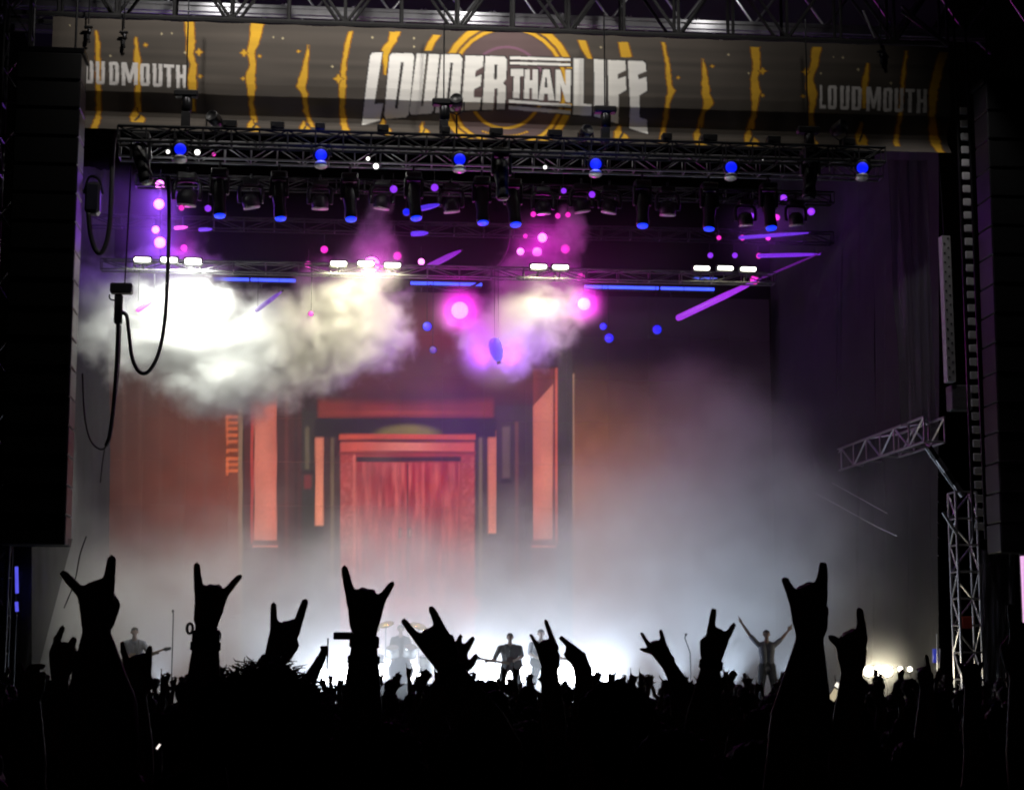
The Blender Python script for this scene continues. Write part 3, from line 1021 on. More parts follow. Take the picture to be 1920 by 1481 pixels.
# side truss running back from the right end of the stage, and the banded strut under it
pA, pB = at(1752, 806, 41.0), at(1572, 868, 48.0)
zst = (pA.z + pB.z) / 2
st = box_truss('side_truss', (pA.x, 41, zst), (pB.x, 48, zst), .5, .58, .95, ALU, 'pale aluminium side truss running back into the fog at the right', rc=.035, rb=.024)
sb = empty('banded_strut', at(1800, 930, 41), 'slanting black and white banded strut between side truss and pale tower', 'strut')
q0, q1 = at(1742, 838, 40.8), at(1806, 930, 40.8)
for k in range(4):
    bar('band', q0.lerp(q1, k / 4), q0.lerp(q1, (k + .98) / 4), .075, BLACK if k % 2 == 0 else ALU, sb)
bar('thin_rod', at(1735, 840, 40.75), at(1795, 925, 40.75), .02, ALU, sb)
bar('thin_rod', at(1768, 960, 40.75), at(1800, 1010, 40.75), .04, ALU, sb)
for k, (a, b) in enumerate([((1640, 875), (1775, 948)), ((1600, 900), (1770, 985)), ((1560, 905), (1765, 1010)), ((1530, 925), (1760, 1042)), ((1690, 858), (1775, 900))]):
    pa, pb = at(a[0], a[1], 46.5), at(b[0], b[1], 43)
    tag(MB().tube([pa, pa.lerp(pb, .5) + Vector((0, 0, -.06)), pb], .012, 6).build('guy_wire', ALU), 'thin pale guy wire slanting under the side truss, %s from the bottom' % ORD[[2, 3, 1, 0, 4][k] if False else [3, 2, 1, 0, 4][k]], 'wire', 'guy wires under the side truss')

# drapes and rain sheets
def sheet(name, pts, Y0, Y1, material, label, cat, amp=.12, freq=5.0, seed=0, n=40, m=30):
    """wrinkled hanging sheet between four photo corners tl, tr, br, bl; left edge at depth Y0, right edge at Y1"""
    tl, tr, br, bl = pts
    c = [at(tl[0], tl[1], Y0), at(tr[0], tr[1], Y1), at(br[0], br[1], Y1), at(bl[0], bl[1], Y0)]
    v = []
    for j in range(m):
        for i in range(n):
            s_, t_ = i / (n - 1), j / (m - 1)
            p = (c[0] * (1 - s_) + c[1] * s_) * (1 - t_) + (c[3] * (1 - s_) + c[2] * s_) * t_
            w = mnoise.noise(Vector((s_ * freq + seed, t_ * freq * .25 + s_ * 1.5, seed))) + .5 * mnoise.noise(Vector((s_ * freq * 3, t_ * freq * .5, seed + 4)))
            v.append(p + Vector((.2 * w, -1 * w, 0)) * amp)
    return tag(link(name, mesh(name, v, gridfaces(n, m), material, True)), label, cat)


PLASTIC = mat('clear_rain_plastic', (.10, .10, .11), .25, bump=.3)
PLASTIC.node_tree.nodes['Principled BSDF'].inputs['Alpha'].default_value = .55
sheet('rain_sheet', ((1664, 300), (1738, 300), (1756, 800), (1690, 800)), 42.0, 41.6, PLASTIC, 'crumpled clear rain sheet hanging above the side truss', 'plastic sheet', .16, 6, 3)
sheet('rain_sheet', ((-20, 1000), (136, 1010), (60, 1300), (-20, 1300)), 39.4, 39.0, PLASTIC, 'crumpled clear rain sheet under the left loudspeaker column', 'plastic sheet', .14, 7, 9)
sheet('rain_sheet', ((1838, 1030), (1905, 1036), (1900, 1300), (1838, 1300)), 39.6, 39.2, PLASTIC, 'clear rain sheet under the right loudspeaker column', 'plastic sheet', .12, 7, 14)
sheet('side_drape', ((1445, 330), (1640, 300), (1640, 1330), (1445, 1330)), 50.6, 45.5, GREYF, 'dark grey side drape at the right of the LED wall', 'drape', .22, 9, 21, 60, 12)
sheet('side_drape', ((1640, 290), (1760, 270), (1760, 1360), (1640, 1360)), 45.4, 41.9, GREYF, 'dark side drape behind the pale tower and rain sheet', 'drape', .2, 7, 31, 50, 12)
sheet('side_drape', ((60, 300), (215, 320), (215, 1300), (60, 1330)), 43.5, 50.6, GREYF, 'dark side drape at the left behind the loudspeaker column', 'drape', .2, 8, 41, 50, 12)


# cables
def cable(pts, Y, r, label, name='hanging_cable'):
    return tag(MB().tube(smoothpath([at(x, y, Y) for x, y in pts]), r, 7).build(name, RUBBER, None, True), label, 'cable', 'cables hanging at the left')


cable([(262, 250), (232, 236), (216, 255), (211, 300), (208, 380), (203, 440), (192, 472), (180, 470), (170, 440), (166, 400)], 40.6, .055, 'thick black cable looping from the front truss end down to the floodlight')
cable([(316, 330), (317, 420), (314, 520), (309, 600), (298, 660), (280, 695), (262, 698), (248, 672), (241, 620), (237, 592), (226, 585)], 41.2, .045, 'thick black cable hanging in a deep U against the bright smoke')
cable([(222, 600), (219, 680), (213, 760), (206, 815), (199, 836)], 41.2, .05, 'black cable hanging straight down below the hanging control box')
cable([(226, 610), (222, 700), (210, 790), (198, 838), (180, 838), (166, 815), (158, 770), (155, 700)], 41.4, .022, 'thin black cable sagging towards the loudspeaker column')
cable([(196, 842), (192, 870), (188, 905)], 41.3, .014, 'short thin cable end below the cable bundle')
cable([(162, 1005), (150, 1040), (140, 1090), (120, 1140)], 39.3, .014, 'thin line slanting down under the left loudspeaker column')
cable([(404, 50), (403, 160), (402, 245)], 40.3, .012, 'thin vertical cable in front of the banner, left of the title')
cable([(838, 62), (838, 190)], 40.3, .014, 'thin vertical cable crossing the first word of the title')
cable([(1135, 78), (1135, 205)], 40.3, .012, 'thin vertical cable crossing the last word of the title')
cable([(958, 430), (950, 470), (930, 502), (895, 532), (850, 545), (805, 535)], 46.6, .03, 'dark cable swag in front of the magenta glow above the red door')
ctl = empty('hanging_control_box', at(228, 560, 41.2), 'black hoist motor hanging on a chain against the white smoke', 'hoist')
c = at(228, 542, 41.2)
MB().box((c.x - .25, 41.05, c.z - .11), (c.x + .25, 41.35, c.z + .12), .03).build('motor', BLACK, ctl)
c = at(222, 580, 41.2)
MB().box((c.x - .09, 41.1, c.z - .34), (c.x + .09, 41.3, c.z + .34), .03).build('chain_bag', FABRIC, ctl)
MB().tube(smoothpath([at(205, 552, 41.2), at(206, 560, 41.2), at(214, 563, 41.2), at(222, 560, 41.2)]), .018, 6).build('hook', DARKM, ctl)
bar('chain', at(234, 532, 41.2), at(246, 312, 41.2), .018, DARKM, ctl)
fl = empty('floodlight', at(174, 372, 40.7), 'unlit black floodlight at the edge of the left loudspeaker column', 'floodlight')
c = at(174, 372, 40.7)
MB().box((c.x - .16, 40.55, c.z - .38), (c.x + .17, 40.9, c.z + .36), .07).build('body', BLACK, fl)
MB().tube(smoothpath([c + Vector((-.2, 0, .1)), c + Vector((-.1, 0, .48)), c + Vector((.12, 0, .44)), c + Vector((.22, 0, .1))]), .03, 6).build('bracket', DARKM, fl)
MB().box((c.x - .12, 40.53, c.z - .3), (c.x + .12, 40.548, c.z + .28)).build('lens', LENS, fl)
bar('pipe', c + Vector((-.5, .1, .2)), c + Vector((.05, .1, .2)), .03, DARKM, fl)

# ================================================================ lamps
def disc(r, M, n=16, bulge=.25):
    return MB().lathe([(r, 0), (r * .8, -r * bulge * .6), (r * .35, -r * bulge), (.001, -r * bulge * 1.08)][::-1], n, M)


def facing(c, target):
    """matrix with local -z pointing from c to target"""
    return Matrix.LocRotScale(Vector(c), (Vector(target) - Vector(c)).to_track_quat('-Z', 'Y'), None)


CAMV = Vector((1.5, 0, 1.6))

# moving heads, elongated, pointing down with a blue lit lens
def spot_head(px, ytip, Y, label, lit=True, tilt=(0, 0), s=1.0):
    tip = at(px, ytip, Y)
    e = empty('moving_head', tip + Vector((0, 0, 1.15 * s)), label, 'stage light', 'long moving heads hanging in a row')
    top = e.location.copy()
    MB().box((top.x - .2 * s, Y - .17 * s, top.z - .17 * s), (top.x + .2 * s, Y + .17 * s, top.z), .03).build('base', BLACK, e)
    b = MB()
    for sx in (-1, 1):
        b.box((top.x + sx * .2 * s - .03, Y - .08 * s, top.z - .62 * s), (top.x + sx * .2 * s + .03, Y + .08 * s, top.z - .14 * s), .02)
    b.box((top.x - .2 * s, Y - .08 * s, top.z - .2 * s), (top.x + .2 * s, Y + .08 * s, top.z - .14 * s), .02)
    b.build('yoke', BLACK, e)
    piv = Vector((top.x, Y, top.z - .55 * s))
    M_ = facing(piv, piv + Vector((tilt[0], tilt[1], -1)))
    h = MB().lathe([(.10 * s, .32 * s), (.15 * s, .26 * s), (.16 * s, .1 * s), (.165 * s, -.1 * s), (.14 * s, -.3 * s), (.15 * s, -.42 * s), (.16 * s, -.56 * s), (.15 * s, -.6 * s)], 14, M_).build('head', BLACK, e, True)
    MB().lathe([(.001, -.602 * s), (.135 * s, -.606 * s), (.125 * s, -.64 * s), (.001, -.66 * s)][::-1], 14, M_).build('lens', glow('blue_lens', (.005, .03, 1), 1.6) if lit else LENS, h)
    bar('clamp', top, top + Vector((0, 0, .18)), .03, DARKM, e)
    return e


SPOTS = [(410, 406, 42.4), (522, 411, 42.4), (655, 414, 42.4), (775, 412, 42.4), (903, 420, 42.4), (962, 424, 42.4), (1205, 426, 42.4), (1331, 430, 42.4), (1442, 430, 42.4)]
for k, (px_, py_, Y_) in enumerate(SPOTS):
    spot_head(px_, py_, Y_, 'long black moving head with blue lit tip, %s from the left in its row' % ORD[k], True, (random.uniform(-.1, .15), random.uniform(-.25, -.1)))
for k, (px_, py_) in enumerate([(262, 345), (940, 372), (1520, 372)]):
    spot_head(px_, py_, 39.4, ['dark unlit moving head hanging at the left end of the front truss', 'dark unlit moving head below the middle of the front truss', 'dark unlit moving head below the right part of the front truss'][k], False, [(.3, -.2), (.05, -.1), (-.1, -.1)][k], 1.0)


# moving heads, wash type: U yoke with a short round head
def wash_head(px, py, Y, label, s=1.0, tilt=(0, -.4), rim=True):
    c = at(px, py, Y)
    e = empty('wash_light', c + Vector((0, 0, .55 * s)), label, 'stage light', 'U-shaped moving heads in a row')
    t = e.location
    MB().box((c.x - .2 * s, Y - .16 * s, t.z - .16 * s), (c.x + .2 * s, Y + .16 * s, t.z), .03).build('base', BLACK, e)
    pts = [c + Vector((-.27 * s, 0, -.04 * s)), c + Vector((-.28 * s, 0, .22 * s)), c + Vector((-.2 * s, 0, .38 * s)), c + Vector((.2 * s, 0, .38 * s)), c + Vector((.28 * s, 0, .22 * s)), c + Vector((.27 * s, 0, -.04 * s))]
    MB().tube(smoothpath(pts, 4), .05 * s, 8).build('yoke', DARKM, e, True)
    M_ = facing(c, c + Vector((tilt[0], tilt[1], -1)))
    h = MB().lathe([(.1 * s, .2 * s), (.19 * s, .13 * s), (.22 * s, 0), (.2 * s, -.12 * s), (.19 * s, -.15 * s)], 16, M_).build('head', BLACK, e, True)
    MB().lathe([(.17 * s, -.18 * s), (.205 * s, -.175 * s), (.21 * s, -.14 * s), (.19 * s, -.13 * s)], 16, M_).build('rim', CREAM if rim else DARKM, h, True)
    MB().lathe([(.001, -.158 * s), (.185 * s, -.162 * s)], 16, M_).build('lens', LENS, h)
    bar('clamp', t, t + Vector((0, 0, .15)), .03, DARKM, e)
    return e


WASH = [(350, 372), (470, 378), (600, 380), (716, 380), (846, 386), (1018, 390), (1090, 386), (1143, 388), (1252, 392), (1398, 412), (1492, 412)]
for k, (px_, py_) in enumerate(WASH):
    wash_head(px_, py_, 43.8, 'black U-shaped moving head, %s from the left in the middle row' % ORD[k], [1.15, 1, 1, 1, 1, .95, 1, .95, 1, .9, .9][k], (random.uniform(-.2, .2), .15))

# round blue lamps on the second truss
for k, (px_, py_) in enumerate([(338, 280), (602, 291), (862, 299), (1117, 308), (1371, 314), (1617, 315)]):
    c = at(px_, py_, 38.85)
    e = empty('blue_lamp', c + Vector((0, .2, .2)), 'round blue lamp facing the crowd, %s from the left on the truss' % ORD[k], 'stage light', 'round blue lamps on the truss')
    M_ = facing(c, CAMV)
    h = MB().lathe([(.1, .34), (.17, .26), (.19, .04), (.17, .0)], 16, M_).build('body', BLACK, e, True)
    disc(.13, M_).build('lens', glow('blue_lamp_lens', (.003, .012, 1), 1.0), h, True)
    c2_ = c + Vector((.0, .05, -.2))
    MB().lathe([(.06, .05), (.13, .03), (.15, -.03), (.12, -.05)], 14, facing(c2_, c2_ + Vector((0, -.3, -1)))).build('reflector', CREAM, e, True)
    MB().tube([c + Vector((-.22, .1, 0)), c + Vector((-.22, .12, .26)), c + Vector((.22, .12, .26)), c + Vector((.22, .1, 0))], .02, 6).build('yoke', DARKM, e)
    if k in (1, 3):
        lamp('light', 'POINT', c + Vector((0, -.25, 0)), None, 12, (.02, .05, 1), e, .12)

# white strobes on the rear truss
STROBE = [(267, 487), (317, 487), (362, 489), (635, 494), (686, 494), (736, 497), (1010, 500), (1051, 501), (1316, 503), (1360, 503), (1403, 505)]
for k, (px_, py_) in enumerate(STROBE):
    c = at(px_, py_, 44.6)
    e = empty('strobe', c + Vector((0, .1, -.1)), 'white lit strobe bar, %s from the left above the LED wall' % ORD[k], 'strobe light', 'white strobes above the LED wall')
    w_ = .2
    h = MB().box((c.x - w_ - .03, 44.62, c.z - .1), (c.x + w_ + .03, 44.78, c.z + .1), .02).build('housing', BLACK, e)
    MB().box((c.x - w_, 44.56, c.z - .048), (c.x + w_, 44.618, c.z + .048), .03).build('tube', glow('strobe_tube', (1, .97, .86), 9.0), h)
    bar('bracket', (c.x, 44.7, c.z - .1), (c.x, 44.95, Z(514, 45.0, 900) - .1), .02, DARKM, e)
    pw_ = {0: 160, 1: 420, 2: 2300, 3: 560, 4: 380, 5: 360, 6: 520, 7: 380, 8: 30, 9: 30, 10: 30}[k]
    lamp('light', 'SPOT', c + Vector((0, -.3, -.1)), c + Vector((0, 1.3, -2.2)), pw_, (.97, 1, .88) if k < 3 else (1, .97, .6), e, .2, 130 if k < 6 else 100, .7)

# coloured lamps facing the crowd, lit; hanging blue lens ghosts built as lamps too
PINKW, MAG, PUR, BLU = (1, .55, 1), (1, .03, .75), (.42, .06, 1), (.03, .03, 1)
GL = {'pinkw': ((1, .2, .9), 3.6), 'mag': ((1, .025, .6), 1.1), 'pur': ((.3, .03, 1), 1.05), 'blu': ((.004, .01, 1), 1.1), 'dim': ((.1, .02, .5), .6), 'white': ((1, 1, .95), 2.5)}
CL = [  # px, py, radius in px, kind, light W, description
    (300, 347, 10, 'pinkw', 48, 'topmost purple-white lamp in the column at the left end of the rig'),
    (298, 383, 11, 'pinkw', 48, 'second purple-white lamp down in the column at the left end of the rig'),
    (292, 431, 8, 'pinkw', 22, 'third lamp down, pinkish, in the column at the left of the rig'),
    (300, 455, 12, 'pinkw', 48, 'lowest and largest pink-white lamp in the left column of lamps'),
    (340, 390, 6, 'mag', 0, 'small pink lamp under the leftmost U-shaped moving head'),
    (345, 465, 7, 'mag', 11, 'small pink lamp just above the third white strobe'),
    (390, 391, 7, 'pur', 0, 'small purple lamp right of the leftmost U-shaped head'),
    (401, 290, 4, 'mag', 0, 'tiny pink lamp on the truss right of the first blue lamp'),
    (608, 468, 8, 'mag', 4, 'small magenta lamp above the fourth white strobe'),
    (578, 497, 8, 'mag', 5, 'small magenta lamp left of the fourth white strobe'),
    (583, 588, 6, 'mag', 4, 'small dim red lamp within the smoke right of the left cloud'),
    (697, 496, 17, 'pinkw', 90, 'big magenta-white lamp beside the fifth white strobe'),
    (745, 480, 9, 'mag', 5, 'magenta lamp up right of the big magenta one over the smoke'),
    (790, 491, 7, 'pinkw', 5, 'small purple-white lamp right of the sixth white strobe'),
    (762, 398, 8, 'blu', 0, 'small blue lamp in the row left of the fourth long moving head'),
    (815, 352, 8, 'pur', 0, 'small purple lamp above the U-shaped head in mid rig'),
    (738, 355, 8, 'pur', 0, 'small purple lamp beside the fourth U-shaped head'),
    (862, 582, 19, 'pinkw', 150, 'big glaring magenta-white lamp left of the smaller smoke cloud'),
    (1095, 570, 14, 'pinkw', 110, 'big glaring pink-white lamp right of the smaller smoke cloud'),
    (1089, 520, 9, 'mag', 6, 'dim pink lamp right above the glaring pink-white lamp'),
    (1017, 446, 10, 'pinkw', 16, 'pink-white lamp above the smaller smoke cloud, upper of the cluster'),
    (985, 443, 5, 'mag', 0, 'small pink lamp left in the cluster above the smaller cloud'),
    (976, 472, 8, 'pinkw', 11, 'leftmost purple-white lamp right above the smaller smoke cloud'),
    (1007, 473, 10, 'pinkw', 16, 'middle purple-white lamp right above the smaller smoke cloud'),
    (1060, 467, 10, 'mag', 11, 'pink lamp at the right of the cluster above the smaller cloud'),
    (1000, 402, 6, 'mag', 0, 'small pink lamp under the sixth U-shaped moving head'),
    (1046, 405, 6, 'mag', 0, 'small pink lamp left of the seventh U-shaped moving head'),
    (1065, 403, 6, 'mag', 0, 'small pink lamp under the seventh U-shaped moving head'),
    (1057, 358, 6, 'pur', 0, 'small purple lamp above the seventh U-shaped moving head'),
    (1110, 365, 7, 'pur', 0, 'small purple lamp above the eighth U-shaped moving head'),
    (1469, 372, 8, 'pur', 7, 'purple lamp highest in the cluster at the right of the rig'),
    (1411, 407, 8, 'pur', 7, 'purple lamp left of the pink one at the right of the rig'),
    (1456, 408, 7, 'mag', 7, 'pink lamp in the purple cluster at the right of the rig'),
    (1521, 397, 8, 'pur', 7, 'purple lamp farthest right in the rig'),
    (1348, 446, 5, 'mag', 0, 'small pink lamp at the left end of the right upper lamp row'),
    (1392, 446, 6, 'mag', 7, 'middle pink lamp of the right upper lamp row'),
    (1440, 446, 6, 'mag', 7, 'right pink lamp of the right upper lamp row'),
    (1332, 479, 6, 'pur', 0, 'left purple lamp of the right lower lamp row'),
    (1378, 479, 6, 'pur', 0, 'middle purple lamp of the right lower lamp row'),
    (1423, 480, 6, 'mag', 7, 'right pink lamp of the right lower lamp row'),
    (1415, 525, 10, 'mag', 6, 'magenta lamp at the upper end of the thick purple beam'),
    (801, 612, 10, 'blu', 3, 'small blue ghost spot built as a lamp before the dark red screen top'),
    (812, 656, 8, 'dim', 0, 'dim violet ghost spot built as a lamp below the small blue one'),
    (1131, 612, 8, 'blu', 2, 'upper of two blue ghost spots built as lamps right of the purple smoke'),
    (1142, 634, 10, 'blu', 3, 'lower of two blue ghost spots built as lamps right of the purple smoke'),
    (705, 312, 6, 'white', 12, 'small white lamp on the second truss left of the third blue lamp'),
    (690, 298, 4, 'white', 0, 'tiny white lamp on the truss just above the small white one'),
    (1396, 297, 3, 'white', 0, 'leftmost of three tiny white lamps right of the fifth blue lamp'),
    (1412, 297, 3, 'white', 0, 'middle of three tiny white lamps right of the fifth blue lamp'),
    (1430, 298, 3, 'white', 0, 'rightmost of three tiny white lamps right of the fifth blue lamp'),
    (1022, 314, 4, 'white', 4, 'tiny white lamp on the truss left of the fourth blue lamp'),
    (370, 286, 6, 'white', 10, 'small white lamp right beside the first blue lamp'),
    (315, 285, 4, 'white', 4, 'tiny white lamp left beside the first blue lamp'),
    (1232, 618, 10, 'blu', 3, 'lone blue ghost spot built as a lamp farther right in the dark'),
]
ztr1, ztr2 = Z(512, 45.0, 900), Z(432, 47.3, 900)
for px_, py_, r_, kd, W_, lb in CL:
    Y_ = 42.6 if kd == 'white' else 43.6 if py_ < 410 and 320 < px_ < 1300 else (45.1 if px_ in (697, 862, 1095, 583) else (44.8 if px_ == 931 else 46.8))
    c = at(px_, py_, Y_)
    k_ = (c - Vector(CAM)).length / FPX
    rad = r_ * k_ * .85
    e = empty('colour_lamp', c + Vector((0, .1, 0)), lb, 'stage light', 'coloured lamps on the rig')
    M_ = facing(c, CAMV)
    h = MB().lathe([(rad * .6, rad * 2.4 + .1), (rad * 1.1, rad * 1.6 + .08), (rad * 1.2, .03), (rad * 1.08, 0)], 12, M_).build('head', BLACK, e, True)
    disc(rad, M_, 14).build('lens', glow('lens_' + kd, *GL[kd]), h, True)
    if c.z > ztr1 + .3:
        top = c + Vector((0, .12, .45))
    else:
        top = Vector((c.x, Y_ + .12, ztr1 + .2))
    bar('drop_pipe', c + Vector((0, .12, 0)), top, .009, BLACK, e)
    if W_:
        colr = {'pinkw': (.28, .06, 1) if px_ < 400 else (1, 0, .8), 'white': (1, 1, .95), 'mag': (1, .03, .7), 'pur': (.4, .05, 1), 'blu': (.02, .02, 1), 'dim': (.3, .03, 1)}[kd]
        if px_ > 1300 and kd == 'mag':
            colr = (.5, .03, 1)
        lamp('light', 'POINT', c + (CAMV - c).normalized() * (rad + .12), None, W_, colr, e, max(.05, rad * .6))
pc = empty('lamp_pipe', at(300, 470, 46.95), 'dark vertical pipe carrying the column of purple-white lamps', 'pipe')
bar('pipe', at(301, 330, 46.95), at(301, 480, 46.95), .03, DARKM, pc)
bar('crossbar', at(282, 480, 46.95), at(320, 480, 46.95), .025, DARKM, pc)

# light beams and a blue lens ghost built as glowing tubes, plus light bars
TUBES = [((926, 634), (935, 678), .17, (.004, .008, 1), 1.0, 44.9, 'upright blue ghost spot built as a thick glowing tube in the purple smoke'),
         ((1268, 598), (1418, 527), .085, (.42, .03, .9), .9, 45.8, 'thick purple beam built as a glowing tube, slanting up right of the rig'),
         ((1385, 446), (1516, 437), .05, (.2, .04, 1), .75, 46.6, 'upper thin violet beam built as a glowing tube, right of the rig'),
         ((1420, 480), (1538, 477), .055, (.25, .03, 1), .75, 46.6, 'lower thin violet beam built as a glowing tube, right of the rig'),
         ((478, 584), (528, 547), .06, (.22, .03, .75), .6, 45.2, 'short violet beam built as a glowing tube slanting beside the white smoke'),
         ((800, 502), (864, 470), .08, (.42, .02, .9), .6, 46.5, 'broad purple beam built as a glowing tube right of the big magenta lamp'),
         ((770, 439), (803, 437), .07, (.12, .03, 1), .9, 46.5, 'short blue-violet light bar above the sixth strobe'),
         ((326, 428), (352, 426), .05, (1, .1, .8), 1.6, 46.4, 'short pink light bar right of the left lamp column'),
         ((372, 431), (398, 430), .05, (.2, .05, 1), 1.0, 46.4, 'short violet light bar right of the pink bar'),
         ((776, 394), (824, 384), .07, (.1, .03, 1), .8, 43.7, 'short blue light bar behind the fourth long moving head'),
         ((255, 584), (292, 560), .06, (1, .15, .8), 1.1, 45.0, 'short pink streak built as a glowing tube left of the white smoke'),
         ((1420, 525), (1540, 474), .03, (.3, .02, .6), .3, 46.0, 'faint thin purple beam built as a tube continuing up from the thick one'),
         ((1300, 522), (1345, 522), .03, (.1, .15, 1), .8, 47.5, 'short blue light bar below the right-hand white strobes')]
for a, b, r_, colr, st_, Y_, lb in TUBES:
    pa, pb = at(a[0], a[1], Y_), at(b[0], b[1], Y_)
    e = empty('beam_or_bar', pa, lb, 'light tube', 'coloured light tubes on the rig')
    nm = 'tube_' + '_'.join('%d' % (v * 100) for v in colr) + '_%d' % (st_ * 100)
    d_ = (pb - pa).normalized()
    MB().tube([pa, pa + d_ * r_ * .3, pa + d_ * r_, pa.lerp(pb, .6), pa.lerp(pb, .85), pb], [r_ * .4, r_ * .8, r_, r_, r_ * .7, r_ * .3], 10).build('tube', glow(nm, colr, st_), e, True)
    MB().tube([pb, pb + d_ * .06], r_ * .34, 10).build('end_cap', BLACK, e)
    if r_ > .15:
        for sx in (-1, 1):  # violet spots added beside the tube to tint the smoke cloud
            q = pa.lerp(pb, .6) + Vector((sx * .32, -.05, -.1))
            lamp('light', 'SPOT', q, q + Vector((sx * .4, 1, .1)), 450, (.32, .01, 1), e, .1, 140, .6)
    for q in (pa.lerp(pb, .1), pa.lerp(pb, .9)):
        top = max(q.z + .2, ztr1 + .1)
        bar('hanger', q, (q.x, q.y, top), .006, DARKM, e)
zl = 12.7
LSTRIP = [((400, 525), (468, 526)), ((470, 526), (556, 528)), ((770, 531), (905, 534)), ((1096, 539), (1236, 541)), ((1239, 541), (1340, 543))]
for k, (a, b) in enumerate(LSTRIP):
    xa, xb = X(a[0], 49.9, 530), X(b[0], 49.9, 530)
    e = empty('led_strip', (xa, 49.9, 12.8), 'thin blue LED strip along the LED wall\'s top edge, %s from the left' % ORD[k], 'LED strip', 'blue LED strips above the LED wall')
    MB().box((xa, 49.93, 12.74), (xb - .02, 50.03, 12.9), .01).build('channel', DARKM, e)
    MB().tube([(xa, 49.9, 12.82), (xb - .02, 49.9, 12.82)], .045, 8).build('tube', glow('strip_blue', (.04, .08, 1), 2.2), e, True)
    bar('bracket', (xa + .3, 49.98, 12.6), (xa + .3, 49.98, 12.74), .02, DARKM, e)

# unseen floods added above the view to wash the banner
for k in range(5):
    c = Vector((-4.0 + 3.6 * k, 37.6, 18.3))
    e = empty('added_flood', c, 'unseen floodlight added above the view to wash the banner, %s from the left' % ORD[k], 'floodlight', 'unseen floodlights added above the banner')
    M_ = facing(c, c + Vector((0, 2.2, -2.4)))
    MB().box((c.x - .2, 37.45, c.z - .02), (c.x + .2, 37.75, c.z + .25), .03).build('housing', BLACK, e)
    bar('arm', c + Vector((0, 0, .2)), (c.x, 40.1, 18.4), .03, DARKM, e)
    lamp('light', 'SPOT', c + Vector((0, 0, -.1)), (c.x, 40.0, 15.9), [400, 520, 560, 280, 60][k], (1, .95, .88), e, .1, 115, .8)

# blinders and footlights on the stage floor
FLOOR = [(598, 1268, 44.0, 110), (640, 1266, 44.0, 150), (728, 1258, 46.4, 120), (782, 1260, 46.4, 110), (912, 1258, 44.2, 150), (942, 1268, 44.2, 120), (986, 1264, 44.2, 120), (1062, 1266, 44.0, 170), (1126, 1266, 44.0, 150)]
for k, (px_, py_, Y_, W_) in enumerate(FLOOR):
    c = at(px_, py_, Y_)
    e = empty('blinder', (c.x, Y_ + .1, DECK), 'glaring white floor light on the stage, %s from the left' % ORD[k], 'floor light', 'glaring white floor lights on the stage')
    h = MB().box((c.x - .3, Y_ + .02, c.z - .22), (c.x + .3, Y_ + .22, c.z + .22), .03).build('housing', BLACK, e)
    for sx in (-1, 1):
        for sz in (-.5, .5):
            q = c + Vector((sx * .14, 0, sz * .2))
            disc(.095, facing(q, CAMV), 12).build('bulb', glow('blinder_bulb', (1, .98, .95), 30), h, True)
    for sx in (-.25, .25):
        bar('leg', (c.x + sx, Y_ + .1, DECK), (c.x + sx, Y_ + .1, c.z - .2), .025, DARKM, e)
    lamp('light', 'POINT', c + Vector((0, -.25, .05)), None, W_, (.72, .84, 1), e, .25)
for k, (px_, w_) in enumerate([(1628, 18), (1646, 18), (1664, 18), (1688, 8), (1706, 8)]):
    c = at(px_, 1258 if k < 3 else 1254, 42.2)
    e = empty('footlight', (c.x, 42.3, DECK), 'glaring warm footlight at the right of the stage, %s from the left' % ORD[k], 'floor light', 'warm footlights at the right of the stage')
    r_ = w_ * .0124 / 2 * 1.1
    h = MB().box((c.x - r_ - .02, 42.22, c.z - r_ - .02), (c.x + r_ + .02, 42.4, c.z + r_ + .02), .02).build('housing', BLACK, e)
    disc(r_, facing(c, CAMV), 12).build('bulb', glow('footlight_bulb', (1, .93, .75), 14), h, True)
    bar('leg', (c.x, 42.32, DECK), (c.x, 42.32, c.z - r_), .025, DARKM, e)
    if k < 3:
        lamp('light', 'POINT', c + Vector((0, -.3, .05)), None, 26, (1, .9, .62), e, .15)
# unseen cool uplights added on the deck to wash the fog from below
for k, (px_, Y_, W_, tx) in enumerate([(300, 46.5, 130, .1), (500, 46.5, 140, 0), (700, 47.5, 150, 0), (1000, 47.5, 170, 0), (1150, 45.5, 360, .1), (1260, 45.5, 440, .1), (1370, 45.5, 430, .0), (1480, 45.0, 170, -.1)]):
    x_ = X(px_, Y_, 1300)
    c = Vector((x_, Y_, DECK + .22))
    e = empty('added_uplight', (x_, Y_, DECK), 'unseen floor lamp added behind the crowd to light the fog, %s from the left' % ORD[k], 'floor light', 'unseen uplights added low on the stage deck')
    M_ = facing(c, c + Vector((tx, -.25, 1)))
    MB().box((x_ - .16, Y_ - .12, DECK + .005), (x_ + .16, Y_ + .12, DECK + .07), .02).build('base', BLACK, e)
    h = MB().lathe([(.08, .12), (.13, .06), (.14, -.05), (.13, -.08)], 14, M_).build('head', BLACK, e, True)
    disc(.12, Matrix.Translation((0, 0, .07)) @ M_, 14, .1).build('lens', glow('added_uplight_lens', (.9, .95, 1), 6), h, True)
    lamp('light', 'SPOT', c + Vector((0, 0, .2)), c + Vector((tx, -.12, 1.5)), W_, (.66, .81, 1), e, .12, 110, .9)
